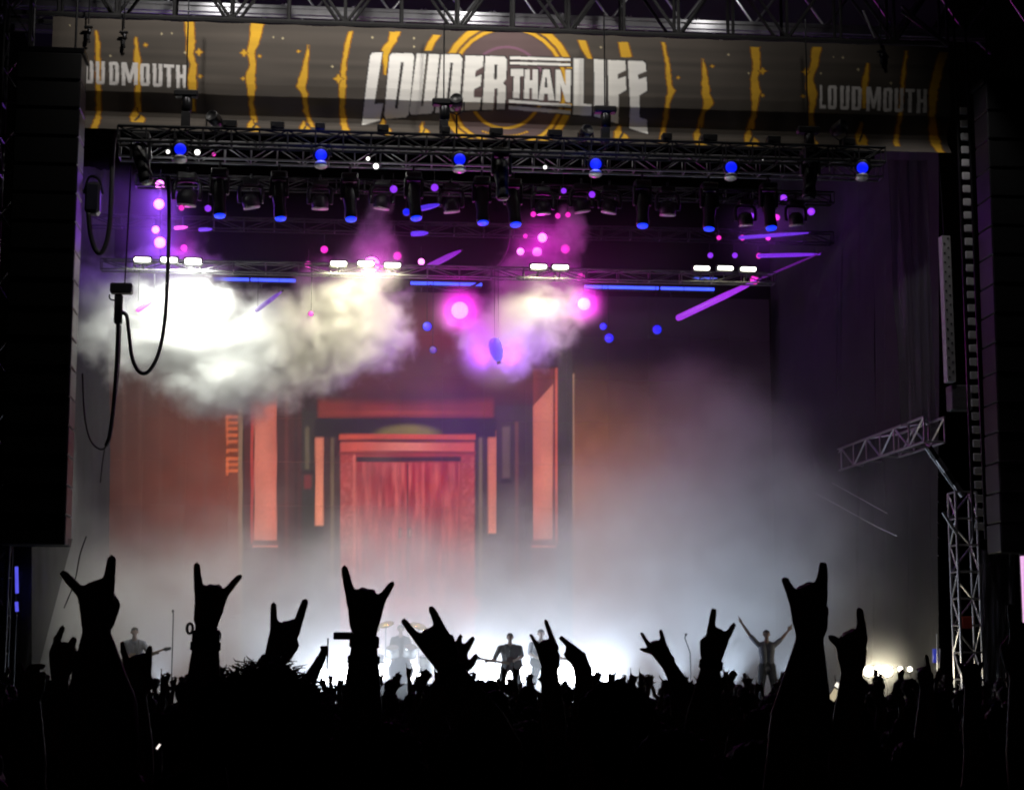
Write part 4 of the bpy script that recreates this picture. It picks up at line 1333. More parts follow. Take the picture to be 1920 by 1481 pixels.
# unseen lamps added under the canopy to light the roof beams
for k in range(3):
    c = Vector((-3 + 6.2 * k, 41.6, 18.9))
    e = empty('added_roof_light', c, 'unseen lamp added under the roof canopy to light the pale beams, %s from the left' % ORD[k], 'floodlight', 'unseen lamps added under the canopy')
    MB().box((c.x - .15, 41.5, c.z), (c.x + .15, 41.7, c.z + .22), .02).build('housing', BLACK, e)
    MB().box((c.x - .12, 41.71, c.z + .02), (c.x + .12, 41.72, c.z + .2)).build('lens', glow('added_roof_lens', (1, .97, .9), 3), e)
    bar('arm', (c.x, 41.6, c.z + .22), (c.x, 41.6, 19.9), .02, DARKM, e)
    lamp('light', 'SPOT', c + Vector((0, .2, 0)), (c.x, 43.6, 17.3), [60, 55, 25][k], (1, .97, .92), e, .1, 150, .5)
c = Vector((12.4, 37.4, 18.2))  # unseen flood added to brighten the mast and tower at the right
e = empty('added_flood', c, 'unseen floodlight added above the view to brighten the right mast', 'floodlight', 'unseen floodlights added above the banner')
MB().box((c.x - .2, 37.25, c.z - .02), (c.x + .2, 37.55, c.z + .25), .03).build('housing', BLACK, e)
bar('arm', c + Vector((0, 0, .2)), (c.x, 40.1, 18.4), .03, DARKM, e)
lamp('light', 'SPOT', c + Vector((0, 0, -.1)), (14.6, 40.4, 7.5), 380, (1, .97, .95), e, .1, 50, .6)
# blue and pink lights beside the stage
for k, (px_, y0, y1, colr, st_, lb) in enumerate([(31, 1062, 1112, (.12, .12, 1), .8, 'upper small blue light bar under the left loudspeaker column'), (31, 1128, 1146, (.12, .12, 1), .8, 'lower small blue light bar under the left loudspeaker column')]):
    e = empty('light_bar', at(px_, y1, 39.5), lb, 'light bar')
    MB().tube([at(px_, y0, 38.9), at(px_ + 1, y1, 38.9)], .035, 8).build('tube', glow('bar_blue', colr, st_), e, True)
    bar('pole', (at(px_, y1, 39.0).x, 39.0, 0), (at(px_, y0, 39.0).x, 39.0, at(px_, y0, 39.0).z), .02, DARKM, e)
c0, c1_ = at(1916, 1042, 38.0), at(1916, 1180, 38.0)
e = empty('side_screen', (c0.x + 1.5, 38, 0), 'edge of a lit pinkish side screen at the right edge of the photo', 'screen')
MB().box((c0.x, 38, c1_.z), (c0.x + 3, 38.1, c0.z)).build('panel', glow('side_screen_face', (1, .55, .95), .9), e)
MB().box((c0.x + .01, 38.11, 0), (c0.x + 3, 38.2, c0.z + .05)).build('frame', BLACK, e)

# ================================================================ people
SKIN = mat('skin', (.30, .19, .14), .55, var=.15, scale=14)
SKIN.node_tree.nodes['Principled BSDF'].inputs['Subsurface Weight'].default_value = .0
SHIRT = mat('black_cotton', (.018, .018, .02), .9, var=.4, scale=9, bump=.4)
PANTS = mat('dark_denim', (.02, .024, .035), .9, var=.3, scale=9)
HAIR = mat('dark_hair', (.025, .016, .011), .6, var=.5, scale=30)
HAIRB = mat('brown_curls', (.055, .032, .018), .55, var=.5, scale=30)
GREYSH = mat('grey_cotton', (.19, .2, .25), .9, var=.25, scale=9, bump=.4)
PALESH = mat('pale_cotton', (.5, .5, .52), .9, var=.2, scale=9, bump=.4)


def capsule(p0, p1, r0, r1, n=10):
    p0, p1 = Vector(p0), Vector(p1)
    d = p1 - p0
    L_ = max(d.length, 1e-5)
    t = d / L_
    a = t.orthogonal().normalized()
    b = t.cross(a)
    v, f = [], []
    prof_ = [(-r0 * math.cos(R(g)), r0 * math.sin(R(g))) for g in (8, 40, 70)] + [(0, r0), (L_, r1)] + [(L_ + r1 * math.cos(R(g)), r1 * math.sin(R(g))) for g in (70, 40, 8)]
    for z, r in prof_:
        for k in range(n):
            g = 2 * math.pi * k / n
            v.append(p0 + t * z + (a * math.cos(g) + b * math.sin(g)) * r)
    m = len(prof_)
    for j in range(m - 1):
        for k in range(n):
            q = (k + 1) % n
            f.append((j * n + k, j * n + q, (j + 1) * n + q, (j + 1) * n + k))
    f.append(tuple(range(n - 1, -1, -1)))
    f.append(tuple(range((m - 1) * n, m * n)))
    return v, f


class Body:
    """collects tapered limbs; grows one continuous skin over them"""

    def __init__(s):
        s.c = []     # (p0, p1, r0, r1, material index)

    def add(s, p0, p1, r0, r1=None, m=0):
        s.c.append((Vector(p0), Vector(p1), r0, r0 if r1 is None else r1, m))

    def chain(s, pts, rs, m=0):
        for i in range(len(pts) - 1):
            s.add(pts[i], pts[i + 1], rs[i], rs[i + 1], m)

    def mesh(s, name, mats, voxel, smooth=2):
        b = MB()
        for p0, p1, r0, r1, m in s.c:
            b.add(*capsule(p0, p1, max(r0, voxel * .72), max(r1, voxel * .72)))
        me = mesh(name, b.v, b.f, None)
        tmp = bpy.data.objects.new('tmp', me)
        COL.objects.link(tmp)
        md = tmp.modifiers.new('r', 'REMESH')
        md.mode = 'VOXEL'
        md.voxel_size = voxel
        md.adaptivity = voxel * .12
        sm = tmp.modifiers.new('s', 'SMOOTH')
        sm.factor = .5
        sm.iterations = smooth
        dg = bpy.context.evaluated_depsgraph_get()
        out = bpy.data.meshes.new_from_object(tmp.evaluated_get(dg))
        bpy.data.objects.remove(tmp)
        bpy.data.meshes.remove(me)
        out.name = name
        out.materials.clear()
        for m in mats:
            out.materials.append(m)
        nf = len(out.polygons)
        cc = np.empty(nf * 3)
        out.polygons.foreach_get('center', cc)
        cc = cc.reshape(-1, 3)
        best = np.full(nf, 1e9)
        idx = np.zeros(nf, int)
        for p0, p1, r0, r1, m in s.c:
            p, q = np.array(p0), np.array(p1)
            d = q - p
            t = np.clip(((cc - p) @ d) / max(d @ d, 1e-9), 0, 1)
            dist = np.linalg.norm(cc - p - t[:, None] * d, axis=1) - (r0 + (r1 - r0) * t)
            w = dist < best
            best[w] = dist[w]
            idx[w] = m
        out.polygons.foreach_set('material_index', idx.astype(np.int32))
        out.polygons.foreach_set('use_smooth', [True] * nf)
        out.update()
        return out


def hand(B, W, Ki, Kp, Ti, Tp, fwd, s=1.0, fr=1.0, thumb=None, tips=None, m=0):
    """horns: wrist W, index and little-finger knuckles and tips; fwd = direction the palm faces; s = hand scale.
    thumb: None folds it over the fingers, a point stretches it out.  tips: optional (middle, ring) tips = open hand"""
    W, Ki, Kp, Ti, Tp, fwd = [Vector(q) for q in (W, Ki, Kp, Ti, Tp, fwd)]
    up = ((Ki + Kp) / 2 - W).normalized()
    ac = (Ki - Kp)
    acn = (ac - up * ac.dot(up)).normalized()
    fwd = (fwd - up * fwd.dot(up) - acn * fwd.dot(acn)).normalized()
    Km = Kp.lerp(Ki, .68) + up * .014 * s - fwd * .004 * s
    Kr = Kp.lerp(Ki, .34) + up * .011 * s - fwd * .003 * s
    wi, wp = W + acn * .011 * s, W - acn * .011 * s
    for k, (a, b) in enumerate(((wi, Ki), (wi.lerp(wp, .33), Km), (wi.lerp(wp, .67), Kr), (wp, Kp))):
        B.add(a, b, .0165 * s, (.0135 if k < 3 else .012) * s, m)
    B.add(wi.lerp(Ki, .55) + fwd * .008 * s, wp.lerp(Kp, .5) + fwd * .008 * s, .016 * s, .015 * s, m)
    B.add(wi.lerp(Ki, .2) + fwd * .012 * s, wi.lerp(Ki, .75) + fwd * .012 * s, .017 * s, .013 * s, m)

    def finger(K, T, r):
        d = T - K
        bow = fwd * d.length * .05
        B.chain([K, K + d * .44 - bow * .6, K + d * .74 - bow, T], [r * 1.08 * s, r * .98 * s, r * .9 * s, r * .78 * s], m)

    finger(Ki, Ti, .0112 * fr)
    finger(Kp, Tp, .0097 * fr)
    if tips is None:
        for K, q in ((Km, 1.0), (Kr, .95)):
            a = K + fwd * .036 * s * q + up * .003 * s
            b_ = a - up * .030 * s + fwd * .006 * s
            c_ = b_ - fwd * .022 * s - up * .008 * s
            B.chain([K, a, b_, c_], [.0112 * s, .0102 * s, .009 * s, .008 * s], m)
    else:
        finger(Km, Vector(tips[0]), .0092 * fr)
        finger(Kr, Vector(tips[1]), .009 * fr)
    tb = wi + up * .012 * s + acn * .008 * s + fwd * .008 * s
    if thumb is None:
        t1 = tb + up * .032 * s + acn * .012 * s + fwd * .022 * s
        t2 = t1 + up * .022 * s - acn * .018 * s + fwd * .022 * s
        t3 = t2 + up * .004 * s - acn * .026 * s + fwd * .002 * s
    else:
        th = Vector(thumb)
        t1 = tb.lerp(th, .42) + acn * .008 * s
        t2 = tb.lerp(th, .72) + acn * .004 * s
        t3 = th
    B.chain([tb, t1, t2, t3], [.0165 * s, .0125 * s, .0105 * s, .0085 * s], m)


def fist_open(B, W, up, acn, fwd, s=1.0, kind='horns', splay=.3, m=0):
    """a hand from a frame instead of measured points"""
    W, up, acn, fwd = Vector(W), Vector(up).normalized(), Vector(acn).normalized(), Vector(fwd).normalized()
    Ki, Kp = W + up * .092 * s + acn * .032 * s, W + up * .08 * s - acn * .032 * s
    if kind == 'horns':
        hand(B, W, Ki, Kp, Ki + (up + acn * splay * .5).normalized() * .085 * s, Kp + (up - acn * splay).normalized() * .065 * s, fwd, s, 1, None, None, m)
    elif kind == 'open':
        hand(B, W, Ki, Kp, Ki + (up + acn * .2).normalized() * .08 * s, Kp + (up - acn * .35).normalized() * .062 * s, fwd, s, 1, W + up * .07 * s + acn * .09 * s,
             (W + up * .185 * s + acn * .014 * s, W + up * .175 * s - acn * .018 * s), m)
    elif kind == 'grip':
        g = (fwd - up * .3).normalized()
        hand(B, W, Ki, Kp, Ki + g * .05 * s - up * .02 * s, Kp + g * .045 * s - up * .02 * s, fwd, s, 1, W + up * .08 * s + acn * .03 * s + fwd * .05 * s,
             (W + up * .08 * s + g * .055 * s + acn * .01, W + up * .075 * s + g * .05 * s - acn * .012), m)
    elif kind == 'point':
        hand(B, W, Ki, Kp, Ki + up * .085 * s, Kp + fwd * .035 * s - up * .015 * s, fwd, s, 1, None, None, m)


def trunk(B, base, h, face=1.0, shirt=1, pants=2, legs=((-.1, 0), (.1, 0)), head_turn=0.0, lean=0.0, skin=0, width=1.0, bulk=1.0):
    """legs, torso, neck and head of a standing person; face=+1 looks to +y (the stage), -1 to the crowd. returns shoulder points and head centre"""
    k = h / 1.75
    bx, by, bz = base
    g = face

    def q(x, y, z):
        return Vector((bx + x * k * width, by + (y + lean * max(0, z - .9)) * k * g, bz + z * k))
    for sx, (ox, oy) in zip((-1, 1), legs):
        hip, knee, ank = q(sx * .09, 0, .9), q(ox * 1.05, oy * .6 + .02, .48), q(ox * 1.1, oy, .08)
        B.chain([hip, knee, ank], [.088 * k * bulk, .062 * k * bulk, .045 * k * bulk], pants)
        B.add(ank + Vector((0, -.02 * g, -.035 * k)), ank + Vector((sx * .02, .16 * g * k, -.048 * k)), .042 * k, .034 * k, pants)
    B.add(q(-.08, 0, .94), q(.08, 0, .94), .105 * k, None, pants)
    for sx in (-1, 1):
        B.chain([q(sx * .075, 0, .96), q(sx * .07, 0, 1.1), q(sx * .085, .0, 1.28), q(sx * .095, -.005, 1.36)], [.105 * k, .10 * k, .115 * k, .1 * k], shirt)
    B.add(q(-.15, -.01, 1.42), q(.15, -.01, 1.42), .062 * k, None, shirt)
    B.add(q(-.08, -.015, 1.455), q(.08, -.015, 1.455), .05 * k, None, shirt)
    B.add(q(0, -.01, 1.44), q(0, .02, 1.57), .056 * k, .05 * k, skin)
    hc = q(0, .03, 1.655)
    ht = head_turn
    f_ = Vector((math.sin(ht), math.cos(ht) * g, 0))
    r_ = Vector((f_.y, -f_.x, 0))
    u_ = Vector((0, 0, 1))
    B.add(hc - f_ * .025 * k + u_ * .012 * k, hc + f_ * .018 * k + u_ * .016 * k, .083 * k, .076 * k, skin)          # skull
    B.add(hc + f_ * .02 * k - u_ * .03 * k, hc + f_ * .042 * k - u_ * .068 * k, .058 * k, .038 * k, skin)            # jaw, chin
    B.add(hc + f_ * .085 * k + u_ * .012 * k, hc + f_ * .104 * k - u_ * .022 * k, .009 * k, .014 * k, skin)          # nose
    B.add(hc + f_ * .083 * k - r_ * .03 * k + u_ * .022 * k, hc + f_ * .083 * k + r_ * .03 * k + u_ * .022 * k, .012 * k, None, skin)   # brow
    B.add(hc + f_ * .078 * k - r_ * .016 * k - u_ * .048 * k, hc + f_ * .078 * k + r_ * .016 * k - u_ * .048 * k, .010 * k, None, skin)  # lips
    for sx in (-1, 1):
        B.add(hc + r_ * sx * .078 * k + u_ * .014 * k, hc + r_ * sx * .086 * k - u_ * .02 * k, .014 * k, .010 * k, skin)  # ears
    return q(-.185, -.005, 1.405), q(.185, -.005, 1.405), hc, f_, k


def arm(B, S, E_, W, k=1.0, sleeve=1, skin=0, sl=.55, fat=1.0):
    S, E_, W = Vector(S), Vector(E_), Vector(W)
    mid = S.lerp(E_, sl)
    B.add(S, mid, .066 * k * fat, .058 * k * fat, sleeve)
    B.chain([S, E_], [.05 * k * fat, .042 * k * fat], skin)
    fm = E_.lerp(W, .3)
    B.chain([E_, fm, W], [.042 * k * fat, .043 * k * fat, .0255 * k], skin)


def hair_cap(name, hc, k, f_, material, parent, kind='short', seed=0):
    """hair shell with locks over the skull"""
    rs = random.Random(seed)
    B = Body()
    u_ = Vector((0, 0, 1))
    r_ = Vector((f_.y, -f_.x, 0))
    B.add(hc - f_ * .038 * k + u_ * .034 * k, hc + f_ * .012 * k + u_ * .038 * k, .084 * k, .076 * k)
    B.add(hc - f_ * .05 * k, hc - f_ * .05 * k - u_ * .04 * k, .068 * k, .05 * k)
    if kind == 'long':
        for q in range(9):
            a = R(40 + 280 * q / 8)
            d = f_ * math.cos(a) + r_ * math.sin(a)
            p = hc + d * .07 * k + u_ * .03 * k
            B.chain([p, p + d * .02 * k - u_ * .12 * k, p + d * .03 * k - u_ * (.24 + .06 * rs.random()) * k], [.03 * k, .03 * k, .016 * k])
    elif kind == 'bun':
        B.add(hc - f_ * .06 * k + u_ * .1 * k, hc - f_ * .05 * k + u_ * .125 * k, .042 * k)
    me = B.mesh(name, [material], .011, 1)
    for v in me.vertices:      # tousled strands
        q = v.co - hc
        w = mnoise.noise(Vector((q.x * 70, q.y * 70, q.z * 22 + seed))) + .6 * mnoise.noise(Vector((q.x * 150, q.y * 150, q.z * 50 + seed)))
        v.co += q.normalized() * (.009 * w * k)
    me.polygons.foreach_set('use_smooth', [False] * len(me.polygons))
    return link(name, me, parent)


FWD = Vector(_f)


def px_person(wpx, dist, ki, kp, ti, tp, elbow, label, s=1.0, side=1, h=1.78, fr=1.0, thumb=None, tips=None, voxel=.0062, fat=1.0, hair=('short', 1), eldep=-.06, gap=None, extra=None, up=None, palm=1.0):
    """somebody of the front rows whose raised hand is measured in photo pixels at a distance; feet on the ground"""
    n = lambda p, dd=0.0: near(p[0], p[1], dist + dd)
    B = Body()
    W = n(wpx)
    E_ = n(elbow, eldep)
    d = (E_ - W)
    E_ = W + d.normalized() * max(.235, min(d.length, .29)) if up is None else E_
    hand(B, W, n(ki), n(kp), n(ti), n(tp), FWD * palm, s, fr, None if thumb is None else n(thumb, .01), None if tips is None else [n(t) for t in tips])
    # shoulder under the elbow, nearer to the camera
    sh = E_ + Vector((-side * .06, -.09, -.30))
    hh = (sh.z - .005) / 1.405 * 1.75
    hh = max(1.58, min(1.83, hh)) if h is None else h
    k = hh / 1.75
    sh.z = 1.405 * k
    base = (sh.x - side * .185 * k, sh.y + .005, 0)
    Sl, Sr, hc, f_, k = trunk(B, base, hh, 1.0, head_turn=random.uniform(-.25, .25))
    S1, S2 = (Sr, Sl) if side > 0 else (Sl, Sr)
    if extra is None:
        # pull the elbow towards the shoulder until the upper arm has its length
        arm(B, S1, E_, W, k, 1, 0, .5, fat)
    e2 = S2 + Vector((-side * .07, -.02, -.27 * k))
    w2 = e2 + Vector((side * .04, .15, -.2 * k))
    arm(B, S2, e2, w2, k)
    fist_open(B, w2, (w2 - e2), (side * .3, 0, 1), (side * 1, .2, 0), k, 'grip')
    for wq in (W.lerp(E_, .04),):
        B.add(W, wq, .025 * s, .025 * s, 0)
    o = link('person', B.mesh('person', [SKIN, SHIRT, PANTS], voxel))
    tag(o, label, 'person', 'crowd in the front rows with raised hands')
    if hair:
        hair_cap('hair', hc, k, f_, HAIR, o, hair[0], hair[1])
    return o, W, E_, hc, k


def bracelet(parent, W, E_, t, r, w, material, name='wristband'):
    c = W.lerp(E_, t)
    d = (E_ - W).normalized()
    M_ = Matrix.LocRotScale(c, d.to_track_quat('Z', 'Y'), None)
    return MB().lathe([(r * .92, -w), (r, -w * .8), (r, w * .8), (r * .92, w)], 18, M_).build(name, material, parent, True)


BAND = mat('cloth_wristband', (.03, .025, .04), .8)
BEAD = mat('dull_metal_beads', (.2, .2, .21), .35, .9)
p = px_person
o, W, E_, _, _ = p((180, 1180), 3.55, (203, 1108), (156, 1115), (210, 1048), (119, 1075), (190, 1335), 'person raising a thick bare arm with horns, large at the far left of the crowd', 1.0, 1, None, 1.12, fat=1.55, eldep=-.1)
o, W, E_, _, _ = p((387, 1174), 4.3, (374, 1118), (420, 1114), (369, 1060), (450, 1080), (380, 1330), 'person making horns with bracelets on the wrist, left of the curly head', .98, -1, None, 1.05)
bracelet(o, W, E_, .10, .033, .012, BEAD, 'bracelet')
bracelet(o, W, E_, .20, .036, .010, BAND)
for q, dx in ((1178, -1), (1192, 1)):
    c = near(356 if dx < 0 else 407, q, 4.3)
    M_ = Matrix.LocRotScale(c, Matrix.Rotation(R(80), 3, 'X').to_quaternion(), None)
    ring_v = [c + Vector((math.cos(a) * .007, 0, math.sin(a) * .012)) for a in [k * math.pi / 6 for k in range(13)]]
    MB().tube(ring_v, .0035, 6).build('charm_ring', BEAD, o, True)
p((58, 1305), 4.9, (41, 1278), (78, 1278), (37, 1246), (81, 1262), (58, 1430), 'person with a low horned hand at the far left edge of the crowd', 1.05, -1, None, 1.0, hair=('long', 3))
p((113, 1262), 5.6, (130, 1224), (99, 1224), (138, 1199), (117, 1177), (108, 1390), 'person with a curled claw-like hand left of the thick arm', 1.15, 1, None, 1.1, tips=((137, 1206), (104, 1196)))
o, W, E_, _, _ = p((258, 1296), 5.3, (277, 1244), (238, 1246), (281, 1215), (229, 1206), (262, 1420), 'person making slim horns directly right of the thick arm', 1.1, 1, None, 1.0, thumb=(293, 1276), hair=('long', 5))
o, W, E_, _, _ = p((515, 1238), 4.75, (554, 1182), (514, 1185), (572, 1128), (513, 1134), (470, 1330), 'person making horns with a dark wristband above the curly head', 1.1, -1, None, 1.05)
bracelet(o, W, E_, .06, .038, .014, BAND)
o, W, E_, _, _ = p((684, 1186), 4.1, (659, 1124), (714, 1126), (646, 1066), (735, 1094), (677, 1350), 'person making tall horns with a tagged wristband right of the curly head', 1.02, -1, None, 1.05, fat=1.05)
bracelet(o, W, E_, .09, .034, .012, BAND)
bracelet(o, W, E_, .26, .037, .008, BAND)
a_, b_ = near(658, 1194, 4.1), near(625, 1192, 4.1)
MB().box((b_.x, b_.y - .003, b_.z - .008), (a_.x + .01, b_.y + .003, b_.z + .009), .002).build('wristband_tag', BAND, o)
o, W, E_, _, _ = p((838, 1246), 4.1, (834, 1192), (788, 1203), (809, 1141), (757, 1164), (930, 1400), 'person with tilted horns and forearm slanting down to the right, mid crowd', 1.0, 1, None, 1.05, fat=1.25, eldep=-.08)
bracelet(o, W, E_, .1, .034, .006, BAND, 'cord_bracelet')
p((852, 1262), 4.6, (868, 1226), (850, 1222), (886, 1197), (864, 1192), (775, 1400), 'person whose arm crosses behind the tilted horns, slanting down left', .9, -1, None, 1.0, thumb=(893, 1229))
p((1032, 1256), 6.3, (1041, 1212), (1010, 1214), (1023, 1164), (995, 1190), (1040, 1380), 'person making thin horns in front of the guitarist', 1.0, 1, None, .95)
p((1094, 1268), 5.4, (1092, 1228), (1078, 1240), (1052, 1196), (1063, 1234), (1098, 1400), 'person with a folded hand, fingers pointing left, beside the thin horns', .95, 1, None, 1.0, thumb=(1060, 1226), tips=((1060, 1206), (1062, 1218)))
p((1254, 1247), 6.6, (1246, 1212), (1219, 1214), (1239, 1183), (1203, 1187), (1300, 1330), 'person with thumb and two fingers spread, forearm slanting down right', .95, 1, None, 1.0, thumb=(1203, 1217))
o, W, E_, _, _ = p((1334, 1240), 5.1, (1331, 1193), (1360, 1198), (1338, 1144), (1376, 1171), (1315, 1390), 'person making horns with a wristband left of the singer', 1.0, -1, None, 1.05, fat=1.2)
bracelet(o, W, E_, .04, .034, .012, BAND)
p((1519, 1192), 3.6, (1540, 1114), (1490, 1128), (1543, 1061), (1472, 1087), (1500, 1370), 'person making the largest horns with a thick bare arm right of the singer', 1.06, 1, None, 1.08, fat=1.4)
p((1597, 1257), 4.5, (1617, 1198), (1576, 1208), (1612, 1145), (1557, 1194), (1590, 1390), 'person with one tall finger up right of the largest horns', 1.05, 1, None, 1.1, fat=1.1)
p((1738, 1290), 6.5, (1742, 1262), (1724, 1266), (1737, 1230), (1722, 1262), (1735, 1400), 'person with a single raised finger in front of the pale tower\'s left', .9, 1, None, 1.0, hair=('bun', 2))
p((1822, 1284), 6.4, (1834, 1255), (1806, 1256), (1841, 1244), (1796, 1240), (1828, 1400), 'person making short wide horns in front of the pale tower', .95, 1, None, 1.0)
p((1916, 1262), 3.7, (1904, 1190), (1945, 1195), (1896, 1138), (1962, 1160), (1925, 1400), 'person making horns cut off by the photo\'s right edge', 1.0, -1, None, 1.08)
o, W, E_, _, _ = p((604, 1230), 9.5, (610, 1218), (603, 1216), (614, 1210), (600, 1210), (578, 1280), 'person holding up a thin stick far back, left of the tagged wristband', .62, 1, 1.7, 1.0, voxel=.012)
MB().tube([near(615, 1196, 9.5), near(613, 1262, 9.5)], .0045, 6).build('stick', HAIR, o)

# ---------------------------------------------------------------- two heads of the front rows
def plain_person(base, h, label, group, arms='down', voxel=.01, face=1.0, mats=None, name='person', legs=((-.1, 0), (.1, 0)), turn=0.0, width=1.0):
    B = Body()
    Sl, Sr, hc, f_, k = trunk(B, base, h, face, legs=legs, head_turn=turn, width=width)
    for S, sx in ((Sl, -1), (Sr, 1)):
        e2 = S + Vector((sx * .07, .0, -.27 * k))
        w2 = e2 + Vector((-sx * .03, .14 * face, -.21 * k))
        arm(B, S, e2, w2, k)
        fist_open(B, w2, (w2 - e2), (-sx * .3, 0, 1), (-sx, .2, 0), k, 'grip')
    o = link(name, B.mesh(name, mats or [SKIN, SHIRT, PANTS], voxel))
    tag(o, label, 'person', group)
    return o, hc, f_, k


c = near(492, 1345, 3.9)
o, hc, f_, k = plain_person((c.x, c.y, 0), 1.9, 'tall person with big curly hair seen from behind in front of the crowd', 'crowd in the front rows', voxel=.011)
rs = random.Random(4)
hb = MB()
hcen = hc + Vector((0, -.02, .045))
for q in range(2600):
    while True:
        d = Vector((rs.gauss(0, 1), rs.gauss(0, 1), rs.gauss(0, 1))).normalized()
        if d.z > -.55 and not (d.y > .55 and d.z < .3):
            break
    rad = .088 + .052 * rs.random() ** .6
    p0 = hcen + Vector((d.x * .075, d.y * .08, d.z * .085))
    ln = rad + .012
    ax = d.orthogonal().normalized()
    bx_ = d.cross(ax)
    ph = rs.uniform(0, 6.28)
    cr_ = rs.uniform(.003, .009)
    pts = []
    drift = Vector((rs.gauss(0, .02), rs.gauss(0, .02), -.02))
    for t in range(10):
        u = t / 9
        g = ph + u * rs.uniform(9, 15)
        pts.append(p0 + d * (ln - .075) * u * 1.1 + (ax * math.cos(g) + bx_ * math.sin(g)) * cr_ * (.3 + u) + drift * u * u)
    hb.tube(pts, [.0016] * 9 + [.0007], 3)
hb.build('curly_hair', HAIRB, o, True)
B = Body()
B.add(hcen, hcen + Vector((0, .01, .01)), .098)
B.add(hcen + Vector((0, -.03, -.03)), hcen + Vector((0, -.04, -.12)), .085, .07)
link('hair_mass', B.mesh('hair_mass', [HAIRB], .014), o)
c = near(1152, 1378, 4.6)
o, hc, f_, k = plain_person((c.x, c.y, 0), 1.9, 'person with short hair seen from behind below the mid stage floor lights', 'crowd in the front rows', voxel=.011)
hair_cap('hair', hc, k * 1.12, f_, HAIR, o, 'short', 4)


# ---------------------------------------------------------------- the packed crowd: copies of ten people
def proto(kind, h, seed):
    rs = random.Random(seed)
    B = Body()
    Sl, Sr, hc, f_, k = trunk(B, (0, 0, 0), h, 1.0, head_turn=rs.uniform(-.4, .4))
    for S, sx, kd in ((Sl, -1, kind[0]), (Sr, 1, kind[1])):
        if kd == 'd':
            e2 = S + Vector((sx * .08, .02, -.27 * k))
            w2 = e2 + Vector((-sx * .04, .16, -.18 * k))
            arm(B, S, e2, w2, k)
            fist_open(B, w2, (w2 - e2), (-sx * .3, 0, 1), (-sx, .2, 0), k, 'grip')
        else:
            hi = {'h': .25, 'o': .22, 'p': .27, 'l': .06}[kd]
            e2 = S + Vector((sx * rs.uniform(.03, .14), .16, hi * .6 + .02))
            w2 = e2 + Vector((sx * rs.uniform(-.1, .08), .05, .235 * k if kd != 'l' else .2))
            arm(B, S, e2, w2, k)
            fist_open(B, w2, (w2 - e2) + Vector((sx * .04, 0, 0)), (-sx, 0, 0) if kd != 'h' else (-sx, .1, 0), (0, 1, 0), 1.05 * k, {'h': 'horns', 'o': 'open', 'p': 'point', 'l': 'open'}[kd])
    o = link('person', B.mesh('person', [SKIN, SHIRT, PANTS], .0165, 2))
    hr = hair_cap('hair', hc, k, f_, [HAIR, HAIRB][seed % 2], o, ['short', 'long', 'bun'][seed % 3], seed)
    return o


KINDS = [('dh', 1.74), ('hd', 1.68), ('oo', 1.70), ('ld', 1.76), ('dp', 1.66), ('hh', 1.66), ('dd', 1.78), ('lo', 1.72), ('dd', 1.70), ('ol', 1.64)]
WORDS = {'dh': 'with the right hand making horns', 'hd': 'with the left hand making horns', 'oo': 'with both open hands raised', 'ld': 'with one hand half raised', 'dp': 'pointing one finger up',
         'hh': 'making horns with both hands', 'dd': 'with arms down', 'lo': 'with two hands up at different heights', 'ol': 'reaching up with two open hands'}
PROTO = [proto(k_, h_, i) for i, (k_, h_) in enumerate(KINDS)]
used = [False] * len(PROTO)
MARKS = [(150, 'under the left loudspeaker column'), (330, 'below the left bass player'), (470, 'below the bracelet hand'), (620, 'right of the curly head'), (760, 'below the drum kit'), (900, 'below the tilted horns'), (1000, 'below the guitarist'),
         (1180, 'below the thin horns'), (1320, 'left of the singer'), (1480, 'below the singer'), (1620, 'right of the largest horns'), (1720, 'below the warm footlights'), (1860, 'below the pale tower'), (9999, 'at the right edge')]
rs = random.Random(12)
d = 8.4
ncrowd = 0
while d < 36.0:
    half = d * .285 + .3
    sp = .62 + d * .018
    x = -half + rs.uniform(0, sp)
    while x < half:
        i = rs.choice([0, 1, 2, 3, 4, 5, 6, 7, 9, 3, 9, 8, 0, 8] if d > 15 else [3, 6, 8, 6, 8, 8, 1, 3])
        pos = Vector(CAM) + Vector(_r) * (x + rs.uniform(-.15, .15)) + Vector((math.sin(YAW), math.cos(YAW), 0)) * (d + rs.uniform(-.3, .3))
        if not used[i]:
            o = PROTO[i]
            used[i] = True
        else:
            o = copy_tree(PROTO[i])
        o.location = (pos.x, pos.y, 0)
        o.rotation_euler = (0, 0, rs.uniform(-.35, .35) - YAW)
        s_ = rs.uniform(.95, 1.05) * (1.02 if d > 16 else 1.0)
        o.scale = (s_, s_, s_)
        where = 'close by' if d < 11 else ('midway' if d < 19 else ('farther off' if d < 27 else 'far off'))
        qx = proj(np.array([pos.x, pos.y, 1.7]))[0]
        mark = [w for a, w in MARKS if qx < a][0]
        tag(o, 'silhouetted person %s, %s %s' % (WORDS[KINDS[i][0]], where, mark), 'person', 'packed crowd between the raised hands and the stage')
        ncrowd += 1
        x += sp * rs.uniform(.8, 1.25)
    d += .95 + d * .035
print('crowd', ncrowd)

